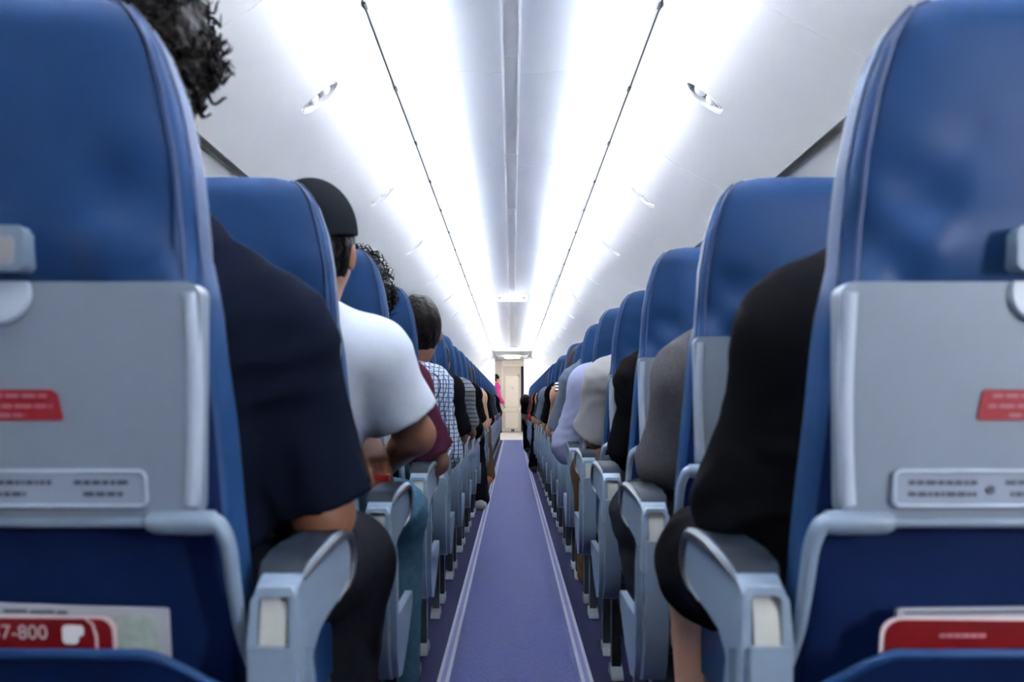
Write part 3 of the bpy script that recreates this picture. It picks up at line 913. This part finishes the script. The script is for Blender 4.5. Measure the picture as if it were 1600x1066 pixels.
def joints(sp):
    """joint positions, +x toward the aisle (mirrored afterwards)"""
    lean, drop = sp.get('lean', 0.0), sp.get('drop', 0.0)
    J = dict(pelvis=V3(0, .235, .525), belly=V3(0, .225, .67), chest=V3(0, .205, .86), neck=V3(0, .195, 1.03), head=V3(0, .215, 1.185),
             sho=V3(.170, .20, .955), shi=V3(-.170, .20, .955), elo=V3(.235, .255, .675), eli=V3(-.215, .27, .68),
             wro=V3(.115, .475, .655), wri=V3(-.09, .48, .64), kno=V3(.15, .64, .555), kni=V3(-.14, .64, .555), ano=V3(.145, .60, .10), ani=V3(-.13, .60, .10))
    for k in ('belly', 'chest', 'neck', 'head', 'sho', 'shi', 'elo', 'eli', 'wro'):
        t = max(0, (J[k][2] - .5) / .5)
        if k in ('elo', 'wro'): t *= sp.get('armlean', 1.0)
        J[k][0] += lean * t
        J[k][2] -= drop * t
        J[k][1] += sp.get('fwd', 0.0) * t
    for k, v in sp.get('J', {}).items():
        J[k] = V3(*v)
    return J

def hand_prims(w, d, curl=0.5, up=V3(0, 0, 1), flip=1, spread=0.018):
    """palm, four fingers and a thumb; w wrist, d direction of the palm"""
    d = d / np.linalg.norm(d)
    s = np.cross(d, up); s /= np.linalg.norm(s)
    u = np.cross(s, d)
    pr = [('c', w - d * 0.03, w + d * 0.015, .026, .027, .02)]
    for q in (-1.2, -0.4, 0.4, 1.2):
        pr.append(('c', w + d * 0.01 + s * q * 0.012, w + d * 0.085 + s * q * spread, .015, .0125, .012))
    for q, L in ((-1.3, .068), (-0.43, .082), (0.43, .088), (1.3, .078)):
        b = w + d * 0.085 + s * q * spread
        dd = d.copy(); p = b
        for j, fr in enumerate((.45, .32, .23)):
            a = curl * (0.5 + 0.35 * j)
            dd = d * math.cos(curl * (0.45 + 0.55 * j)) - u * math.sin(curl * (0.45 + 0.55 * j))
            p2 = p + dd * L * fr
            pr.append(('c', p, p2, .0092 - .0008 * j, .0086 - .0009 * j, .004))
            p = p2
    tb = w + d * 0.02 + s * flip * 0.025
    t1 = tb + (d * 0.6 + s * flip * 0.75 - u * 0.2) * 0.042
    t2 = t1 + (d * 0.9 + s * flip * 0.15 - u * 0.3) * 0.034
    pr += [('c', tb, t1, .0125, .011, .012), ('c', t1, t2, .0105, .0085, .004)]
    return pr

def person_meshes(sp, h=0.008):
    """returns [(part name, mesh, material key)] in seat-local axes with +x toward the aisle"""
    J = joints(sp); b = sp.get('build', 1.0)
    H = J['head']
    torso = [('e', J['pelvis'] + V3(0, 0, .02), V3(.165 * b, .115 * b, .125), .06), ('e', J['belly'], V3(.148 * b, .110 * b, .15), .06),
             ('e', J['chest'], V3(.158 * b, .112 * b, .165), .06)]
    for s in ('sho', 'shi'):
        torso.append(('c', J['neck'] + V3(0, .0, -.025), J[s] + V3(0, 0, .012), .050, .052 * b, .05))
        torso.append(('c', J['chest'] + V3(0, 0, .06), J[s] + V3(0, 0, -.005), .10, .060 * b, .05))
    neck = [('c', J['neck'] + V3(0, 0, -.03), H + V3(0, -.025, -.06), .060, .054, .03)]
    head = [('e', H + V3(0, -.012, .022), V3(.076, .097, .104), .02), ('e', H + V3(0, .030, -.055), V3(.056, .064, .070), .04),
            ('c', H + V3(0, .088, .012), H + V3(0, .108, -.028), .008, .0135, .012), ('e', H + V3(0, .078, .03), V3(.055, .018, .012), .02),
            ('e', H + V3(0, .086, -.062), V3(.024, .010, .009), .006), ('e', H + V3(0, .078, -.098), V3(.022, .016, .018), .02)]
    for s in (-1, 1):
        head += [('e', H + V3(s * .079, -.008, -.012), V3(.011, .021, .031), .008), ('e', H + V3(s * .031, .080, .010), V3(.014, .012, .009), .006),
                 ('e', H + V3(s * .040, .055, -.03), V3(.022, .03, .022), .03)]
    arms = []
    for a, e, w in (('sho', 'elo', 'wro'), ('shi', 'eli', 'wri')):
        arms += [('c', J[a], J[e], .053 * b, .041 * b, .03), ('c', J[e], J[w], .042 * b, .027, .02)]
    legs = []
    for s, k, a in ((1, 'kno', 'ano'), (-1, 'kni', 'ani')):
        hp = J['pelvis'] + V3(s * .095, .02, .0)
        legs += [('c', hp, J[k], .092 * b, .062 * b, .05), ('c', J[k], J[a], .060 * b, .040, .03),
                 ('c', J[a] + V3(0, -.01, -.045), J[a] + V3(0, .14, -.06), .035, .027, .03)]
    out = []
    body = torso + neck + head + arms + legs
    if h > 0.01:
        for w, e in (('wro', 'elo'), ('wri', 'eli')):
            body = body + hand_prims(J[w], J[w] - J[e])
    lo, hi = pbounds(body, .03)
    parts = [polygonise(lambda P: union(body, P), lo, hi, h)]
    if h <= 0.01:
        for w, e, fl in (('wro', 'elo', -1), ('wri', 'eli', 1)):
            hd = sp.get('handdir', {}).get(w)
            hp_ = hand_prims(J[w], V3(*hd) if hd else (J[w] - J[e]), sp.get('curl', 0.5), flip=fl)
            lo, hi = pbounds(hp_, .02)
            parts.append(polygonise(lambda P: union(hp_, P), lo, hi, 0.0034))
    out.append(('body', to_mesh('body', parts), sp['skin']))
    # top
    sl = sp.get('sleeve', 'short'); off = sp.get('loose', .014); sd_ = sp.get('seed', 1.0)
    sleeves = []
    for a, e, w in (('sho', 'elo', 'wro'), ('shi', 'eli', 'wri')):
        A, E, W = J[a], J[e], J[w]
        if sl == 'short':
            t = sp.get('slen', .72)
            sleeves.append(('c', A, A + (E - A) * (t + .25), .055 * b, .058 * b, .03))
        elif sl == 'long':
            sleeves += [('c', A, E, .055 * b, .047 * b, .03), ('c', E, E + (W - E) * 1.04, .048 * b, .036, .03)]
        elif sl == 'none':
            pass
    hemz = sp.get('hem', .50)
    tprims = torso
    def shirt(P):
        d = union(tprims, P, off)
        for i, s in enumerate(sleeves):
            ds = d_cone(P, s[1], s[2], s[3] + off, s[4] + off * 1.15)
            if sl == 'short':
                A, E = (J['sho'], J['elo']) if i == 0 else (J['shi'], J['eli'])
                ax = (E - A) / np.linalg.norm(E - A)
                ds = np.maximum(ds, (P - (A + (E - A) * sp.get('slen', .72)).astype(np.float32)) @ ax.astype(np.float32))
            d = smin(d, ds, .035)
        if sl == 'none':
            for a in ('sho', 'shi'):
                d = np.maximum(d, (.075 * b - np.linalg.norm(P - J[a].astype(np.float32) - np.array([math.copysign(.03, J[a][0] - J['chest'][0]), 0, -.01], np.float32), axis=1)))
        nk = J['neck'].astype(np.float32)
        d = np.maximum(d, .062 - np.linalg.norm((P - nk - np.array([0, .02, .035], np.float32)) * np.array([1, 1, .8], np.float32), axis=1))
        d = np.maximum(d, hemz - P[:, 2])
        return d + folds(P, sp.get('fold', .008), sd_)
    lo, hi = pbounds(torso + sleeves, .05)
    out.append(('top', to_mesh('top', [polygonise(shirt, lo, hi, h)]), sp['top']))
    # trousers
    pr = [torso[0]]
    frac = 1.0 if not sp.get('shorts') else 0.0
    for s, k, a in ((1, 'kno', 'ano'), (-1, 'kni', 'ani')):
        hp = J['pelvis'] + V3(s * .095, .02, .0)
        if frac:
            pr += [('c', hp, J[k], .094 * b, .066 * b, .05), ('c', J[k], J[a] + V3(0, 0, -.02), .064 * b, .052, .04)]
        else:
            pr += [('c', hp, hp + (J[k] - hp) * .86, .098 * b, .088 * b, .05)]
    top_z = .60
    def pants(P):
        d = union(pr, P, .012)
        d = np.maximum(d, P[:, 2] - top_z)
        return d + folds(P, .0042, sd_ + 4, 1.2)
    lo, hi = pbounds(pr, .04)
    out.append(('trousers' if frac else 'shorts', to_mesh('trousers', [polygonise(pants, lo, hi, h)]), sp['pants']))
    for a in ('ano', 'ani'):
        s_ = [('c', J[a] + V3(0, -.03, -.055), J[a] + V3(0, .16, -.062), .044, .036, .02), ('c', J[a] + V3(0, -.01, -.01), J[a] + V3(0, .06, -.045), .042, .038, .03)]
        def shoe(P): return np.maximum(union(s_, P), (J[a][2] - .097) - P[:, 2])
        lo, hi = pbounds(s_, .03)
        out.append(('shoe', to_mesh('shoe', [polygonise(shoe, lo, hi, max(h, .009))]), sp.get('shoes', 'shoe_black')))
    # hair / cap
    st = sp.get('hair', 'short')
    ext = {'short': .013, 'curly': .030, 'long': .020, 'cap': .010, 'bun': .014}[st]
    Hh = H + V3(0, -.012, .022)
    cut = .045
    pieces = [('e', Hh, V3(.076, .097, .104), .02)]
    if st == 'long':
        pieces += [('c', H + V3(0, -.05, -.02), H + V3(0, -.07, -.20), .075, .06, .04)]
    if st == 'bun':
        pieces += [('e', H + V3(0, -.125, .05), V3(.035, .035, .035), .02)]
    def hairf(P):
        q = P - H.astype(np.float32)
        d = union(pieces, P, ext)
        x, y, z = P[:, 0], P[:, 1], P[:, 2]
        if st == 'curly':
            d = d + .010 * np.sin(95 * x + 3 * np.sin(60 * z)) * np.sin(90 * y + 2) * np.sin(100 * z + 3 * np.sin(70 * x))
        else:
            d = d + .002 * np.sin(160 * x + 40 * z) * np.sin(60 * y)
        d = np.maximum(d, q[:, 1] * .82 - q[:, 2] * .57 - cut)
        if st != 'long': d = np.maximum(d, -.082 - q[:, 2] + .25 * np.maximum(q[:, 1], -.02))
        d = np.maximum(d, np.where(q[:, 1] > .01, -.012 - q[:, 2], -1))
        return d
    lo, hi = pbounds(pieces, ext + .03)
    parts = [polygonise(hairf, lo, hi, min(h, .006))]
    hm = to_mesh('hair', parts)
    if st == 'curly':
        bm = bmesh.new(); bm.from_mesh(hm)
        rnd = random.Random(4)
        for q in range(620):
            th = rnd.uniform(0, 2 * PI); ph = math.acos(rnd.uniform(-.5, 1))
            nrm = Vector((math.sin(ph) * math.cos(th), math.sin(ph) * math.sin(th), math.cos(ph)))
            if nrm.y * .82 - nrm.z * .57 > .35: continue
            p = Vector(Hh) + Vector((nrm.x * (.076 + ext), nrm.y * (.097 + ext), nrm.z * (.104 + ext))) * 0.97
            tx = nrm.cross(Vector((0, 0, 1)));
            if tx.length < .1: tx = Vector((1, 0, 0))
            tx.normalize(); ty = nrm.cross(tx)
            R_ = rnd.uniform(.004, .010); a0 = rnd.uniform(0, 6.28); L_ = rnd.uniform(.012, .030)
            pts = [p + nrm * (L_ * t_ / 8) + tx * R_ * (math.cos(a0 + t_ * .85) - math.cos(a0)) + ty * R_ * (math.sin(a0 + t_ * .85) - math.sin(a0)) for t_ in range(9)]
            tube(pts, [.0024, .0024, .0023, .0022, .002, .0018, .0015, .0011, .0005], bm, 5)
        bm.to_mesh(hm); bm.free()
        hm.polygons.foreach_set('use_smooth', [True] * len(hm.polygons))
    out.append(('hair', hm, sp.get('haircol', 'hair')))
    if st == 'cap':
        cp_ = [('e', Hh + V3(0, 0, .012), V3(.087, .106, .108), .02)]
        br = [('e', H + V3(0, .135, .035), V3(.072, .085, .010), .02)]
        def capf(P):
            q = P - H.astype(np.float32)
            d = union(cp_, P, .006)
            d = np.maximum(d, .022 - q[:, 2] + .18 * (q[:, 1] + .05))
            return smin(d, union(br, P), .012)
        lo, hi = pbounds(cp_ + br, .03)
        cpm = polygonise(capf, lo, hi, .005)
        out.append(('cap', to_mesh('cap', [cpm]), 'cap'))
    return out

def place(sp, side, i, meshes, label, group=None, over=None):
    root = empty('seated_passenger', (AX + side * SEATX, 1.0 + PITCH * i, 0))
    root.scale = (-side, 1, 1)
    tag(root, label, 'person', group)
    for nm, me, mk in meshes:
        o = bpy.data.objects.new(nm, me); COL.objects.link(o); o.parent = root
        if not me.materials: me.materials.append(M[mk])
        key = (over or {}).get(nm) or (over or {}).get({'shorts': 'trousers'}.get(nm, nm))
        if key:
            o.material_slots[0].link = 'OBJECT'; o.material_slots[0].material = M[key]
    return root

def P_(**k):
    d = dict(skin='skin_a', top='black_cloth', pants='dark_jeans'); d.update(k); return d

NEAR = [
 (-1, 0, P_(skin='skin_b', top='navy_tee', pants='dark_jeans', hair='curly', lean=.05, build=1.06, slen=.92, seed=2.2, loose=.018, fold=.007,
            J=dict(head=(.020, .225, 1.195), neck=(.04, .225, 1.005), chest=(.03, .225, .82), sho=(.192, .25, .848), elo=(.252, .29, .62), wro=(.14, .48, .63), kno=(.225, .62, .50), ano=(.20, .60, .10))),
  'person with curly black hair and dark navy T-shirt in the first left seat'),
 (-1, 1, P_(skin='skin_b', top='grey_tee', pants='blue_jeans', hair='cap', lean=.05, slen=.78, seed=5.1, loose=.018, fold=.007, curl=.35,
            J=dict(head=(.10, .215, 1.09), neck=(.075, .20, .955), chest=(.05, .205, .80), sho=(.220, .215, .865), elo=(.305, .27, .705), wro=(.225, .43, .635), eli=(-.08, .37, .66), wri=(.178, .345, .715), kno=(.215, .62, .50), ano=(.22, .58, .10)), handdir={'wri': (.35, -.42, -.60)}),
  'person in a grey T-shirt and black cap in the second left seat'),
 (-1, 2, P_(skin='skin_b', top='maroon_tee', pants='blue_jeans', hair='curly', lean=.06, slen=.85, seed=3.3,
            J=dict(head=(.06, .215, 1.06), neck=(.05, .2, .93), chest=(.03, .2, .77), sho=(.20, .21, .82), elo=(.282, .30, .60), wro=(.20, .50, .61))),
  'person in a maroon T-shirt with curly hair in the third left seat'),
 (-1, 3, P_(skin='skin_b', top='check_shirt', pants='dark_jeans', hair='short', lean=.06, sleeve='long', seed=1.3, loose=.022, fold=.009,
            J=dict(head=(.165, .23, 1.04), neck=(.11, .20, .90), chest=(.05, .2, .76), sho=(.205, .215, .83), elo=(.250, .28, .60))),
  'person with short black hair in a blue checked white shirt'),
 (-1, 4, P_(skin='skin_b', top='black_cloth', hair='short', lean=.05, slen=.9, seed=7, drop=.14, J=dict(elo=(.265, .28, .62))),
  'person in a black T-shirt just beyond the checked shirt'),
 (-1, 5, P_(skin='skin_b', top='stripe_tee', hair='short', lean=.07, slen=.85, seed=9, drop=.14, J=dict(elo=(.275, .28, .62))),
  'person in a grey striped T-shirt on the left side'),
 (1, 0, P_(skin='skin_c', top='black_cloth', pants='black_cloth', hair='short', lean=.05, build=1.08, sleeve='long', seed=4.4, shorts=True, loose=.024, fold=.009,
           J=dict(head=(-.02, .215, 1.10), neck=(0, .2, .98), sho=(.150, .205, .850), chest=(.0, .205, .79), elo=(.205, .27, .64), wro=(.08, .45, .63), kno=(.205, .60, .51), ano=(.20, .60, .10), pelvis=(0, .235, .52))),
  'person in a black jacket and black shorts in the first right seat'),
 (1, 1, P_(skin='skin_b', top='heather_grey', pants='charcoal', hair='short', lean=.04, sleeve='long', seed=6.6, loose=.013, fold=.008, curl=1.0,
           J=dict(head=(.0, .215, 1.08), neck=(.02, .2, .97), chest=(.01, .205, .79), sho=(.160, .205, .825), elo=(.198, .265, .65), wro=(.10, .46, .66), eli=(-.14, .38, .66), wri=(.115, .30, .675), kno=(.20, .62, .50)), handdir={'wri': (.45, -.75, -.22)}),
  'person in a dark heather grey sweater in the second right seat'),
 (1, 2, P_(skin='skin_b', top='black_cloth', pants='charcoal', hair='short', lean=.03, sleeve='long', seed=8.1,
           J=dict(chest=(.01, .205, .79), neck=(.0, .2, .95), sho=(.155, .2, .835), elo=(.180, .26, .645), head=(.0, .215, 1.07))),
  'person in a plain black long-sleeved top in the third right seat'),
 (1, 3, P_(skin='skin_b', top='light_grey', pants='brown_cloth', hair='short', lean=.05, sleeve='short', slen=.97, seed=2.9, loose=.03, fold=.009,
           J=dict(chest=(.01, .205, .79), neck=(.0, .2, .94), sho=(.170, .2, .845), elo=(.218, .28, .65), head=(0, .215, 1.05), kno=(.205, .62, .50), ano=(.20, .60, .10))),
  'person in a loose light grey top in the fourth right seat'),
 (1, 4, P_(skin='skin_b', top='lavender', pants='blue_jeans', hair='short', lean=.05, sleeve='long', seed=3.9, loose=.034, fold=.010, hem=.46,
           J=dict(chest=(.01, .205, .79), neck=(.0, .2, .94), sho=(.180, .2, .85), elo=(.262, .29, .585), wro=(.12, .45, .60), head=(0, .215, 1.05))),
  'person in a loose pale lavender shirt on the right side'),
 (1, 5, P_(skin='skin_b', top='slate', pants='charcoal', hair='short', lean=.05, sleeve='short', slen=.95, seed=5.9, loose=.02,
           J=dict(sho=(.195, .2, .88), elo=(.27, .28, .62), head=(.0, .215, 1.06))),
  'person in a slate blue T-shirt beyond the lavender shirt'),
]
for side, i, sp, lab in NEAR:
    place(sp, side, i, person_meshes(sp, 0.007 if i < 2 else 0.009), lab, 'seated passengers')

# further rows share a few body meshes, each with its own clothes
VAR = {
 'tee': person_meshes(P_(hair='short', lean=.06, slen=.85, seed=1, drop=.13, J=dict(elo=(.275, .28, .62))), .013),
 'feet': person_meshes(P_(hair='short', lean=.06, slen=.85, seed=1, drop=.13, J=dict(elo=(.275, .28, .62), kno=(.225, .63, .52), ano=(.285, .62, .10))), .013),
 'sleeve': person_meshes(P_(hair='short', lean=.04, sleeve='long', seed=2, drop=.13, J=dict(elo=(.265, .28, .62))), .013),
 'bare': person_meshes(P_(hair='long', lean=.07, sleeve='none', seed=3, drop=.14, J=dict(elo=(.28, .28, .61))), .013),
 'lean': person_meshes(P_(hair='short', lean=.16, sleeve='short', seed=4, drop=.16, fwd=.12, J=dict(head=(.32, .45, .80), neck=(.25, .36, .83), elo=(.33, .42, .58), wro=(.26, .56, .45), kno=(.29, .64, .50), ano=(.29, .60, .10))), .011),
}
FAR = [
 (-1, 6, 'sleeve', dict(top='black_cloth', trousers='pale_jeans'), 'a plain black long-sleeved top, seventh on the left'),
 (-1, 7, 'feet', dict(top='black_cloth', trousers='dark_jeans', shoe='shoe_white'), 'a black T-shirt and white shoes, eighth on the left'),
 (-1, 8, 'bare', dict(top='white_cloth', trousers='pale_jeans', body='skin_c'), 'a sleeveless white top, ninth on the left'),
 (-1, 9, 'bare', dict(top='light_grey', trousers='dark_jeans', body='skin_c'), 'a sleeveless grey top, tenth on the left'),
 (-1, 10, 'feet', dict(top='black_cloth', trousers='brown_cloth', shoe='shoe_orange'), 'a black T-shirt and orange sandals on the left'),
 (-1, 11, 'sleeve', dict(top='black_cloth', trousers='charcoal'), 'a black long-sleeved top, twelfth on the left'),
 (-1, 13, 'tee', dict(top='charcoal', trousers='dark_jeans'), 'a charcoal T-shirt, fourteenth on the left'),
 (-1, 15, 'sleeve', dict(top='slate', trousers='dark_jeans'), 'a slate long-sleeved top, sixteenth on the left'),
 (-1, 18, 'tee', dict(top='black_cloth', trousers='dark_jeans'), 'a black T-shirt, nineteenth on the left'),
 (-1, 21, 'sleeve', dict(top='charcoal', trousers='dark_jeans'), 'a charcoal top, twenty-second on the left'),
 (1, 6, 'bare', dict(top='zigzag_top', trousers='dark_jeans', body='skin_a', hair='hair_r'), 'a sleeveless black and white striped top on the right'),
 (1, 7, 'tee', dict(top='black_cloth', trousers='dark_jeans', hair='hair_r'), 'a black T-shirt, eighth on the right'),
 (1, 9, 'tee', dict(top='slate', trousers='charcoal'), 'a slate T-shirt, tenth on the right'),
 (1, 10, 'tee', dict(top='charcoal', trousers='dark_jeans'), 'a charcoal T-shirt, eleventh on the right'),
 (1, 11, 'bare', dict(top='white_cloth', trousers='dark_jeans', body='skin_a'), 'a white sleeveless top with tan arms, twelfth on the right'),
 (1, 12, 'feet', dict(top='black_cloth', trousers='black_cloth'), 'a black T-shirt, thirteenth on the right'),
 (1, 14, 'sleeve', dict(top='red_cloth', trousers='dark_jeans'), 'a red top, fifteenth on the right'),
 (1, 15, 'tee', dict(top='charcoal', trousers='black_cloth'), 'a charcoal T-shirt, sixteenth on the right'),
 (1, 18, 'lean', dict(top='black_cloth', trousers='black_cloth', body='skin_c'), 'black leaning out into the aisle far ahead on the right'),
 (1, 21, 'sleeve', dict(top='black_cloth', trousers='dark_jeans'), 'a black top, twenty-second on the right'),
]
for side, i, v, over, lab in FAR:
    place(None, side, i, VAR[v], 'person in ' + lab, 'seated passengers', over)

# standing crew member in pink at the front
J = dict(pelvis=(0, 0, .88), belly=(0, .005, 1.02), chest=(0, .01, 1.19), neck=(0, -.005, 1.345), head=(0, .02, 1.475), sho=(.145, 0, 1.27), shi=(-.145, 0, 1.27),
         elo=(.20, .02, 1.01), eli=(-.20, .02, 1.01), wro=(.19, .14, .82), wri=(-.17, .14, .84), kno=(.08, .01, .48), kni=(-.08, .01, .48), ano=(.08, -.02, .10), ani=(-.08, -.02, .10))
sp = P_(skin='skin_c', top='pink_cloth', pants='black_cloth', hair='bun', sleeve='long', seed=2, hem=.80, J=J, build=.85)
def crew():
    global_top = person_meshes(sp, .011)
    root = empty('standing_person', (-0.465, 25.93, 0)); root.rotation_euler = (0, 0, -1.2); tag(root, 'person in a pink jacket standing by the lavatory wall far ahead', 'person')
    for nm, me, mk in global_top:
        o = bpy.data.objects.new(nm, me); COL.objects.link(o); o.parent = root
        me.materials.append(M[mk])
crew()

# small snack packet by the grey T-shirt's hand
o = empty('snack_packet', (AX - SEATX + 0.232, 1.0 + PITCH + 0.30, 0.606)); tag(o, 'small red and yellow packet under the hand on an armrest', 'packet')
obj('packet_body', prism(rrect(0.036, 0.07, 0.006), 'z', 0.0, 0.014, 0.004, 2), mat('packet_red', (0.5, 0.03, 0.02, 1), 0.3), o)
obj('packet_band', prism(rrect(0.0365, 0.018, 0.002), 'z', 0.0, 0.0146, 0.003, 1), mat('packet_yellow', (0.7, 0.45, 0.05, 1), 0.3), o)

# ------------------------------------------------------------------ lights
def area(name, loc, rot, sx, sy, power, col):
    l = bpy.data.lights.new(name, 'AREA'); l.shape = 'RECTANGLE'; l.size = sx; l.size_y = sy
    l.energy = power; l.color = col
    o = bpy.data.objects.new(name, l); COL.objects.link(o); o.location = loc; o.rotation_euler = rot
    return o
LY0 = -0.75
LEN = CE - 0.1 - LY0
for s in (-1, 1):
    # strip lamp lying in the cove behind the lip, aimed up and inward
    a = area('cove_lamp', (s * 0.480, (CE - 0.1 + LY0) / 2, CH + 1.398), (PI, s * 0.95, 0), 0.04, LEN, 1300, (1.0, 0.985, 0.955))
area('window_daylight', (1.60, -0.35, 1.08), Vector((-1.1, 1.4, -0.22)).to_track_quat('-Z', 'Y').to_euler(), 0.32, 0.5, 34, (0.96, 0.98, 1.0))  # added fill from behind the viewpoint, brightens the nearest right tray table
area('galley_lamp', (0.0, 24.5, CH + 1.22), (math.radians(45), 0, 0), 0.5, 0.2, 26, (1.0, 0.97, 0.92))  # extra fill added to brighten the lavatory door and front end
w = bpy.data.worlds.new('world'); SC.world = w; w.use_nodes = True
w.node_tree.nodes['Background'].inputs['Color'].default_value = (0.8, 0.85, 0.95, 1)
w.node_tree.nodes['Background'].inputs['Strength'].default_value = 0.3

vs = SC.view_settings
vs.view_transform = 'Standard'; vs.look = 'None'; vs.gamma = 1; vs.use_curve_mapping = False
vs.exposure = 0.0
SC.cycles.max_bounces = 10; SC.cycles.diffuse_bounces = 6; SC.cycles.glossy_bounces = 4
SC.cycles.use_denoising = True
SC.cycles.caustics_reflective = False; SC.cycles.caustics_refractive = False
SC.cycles.sample_clamp_indirect = 0
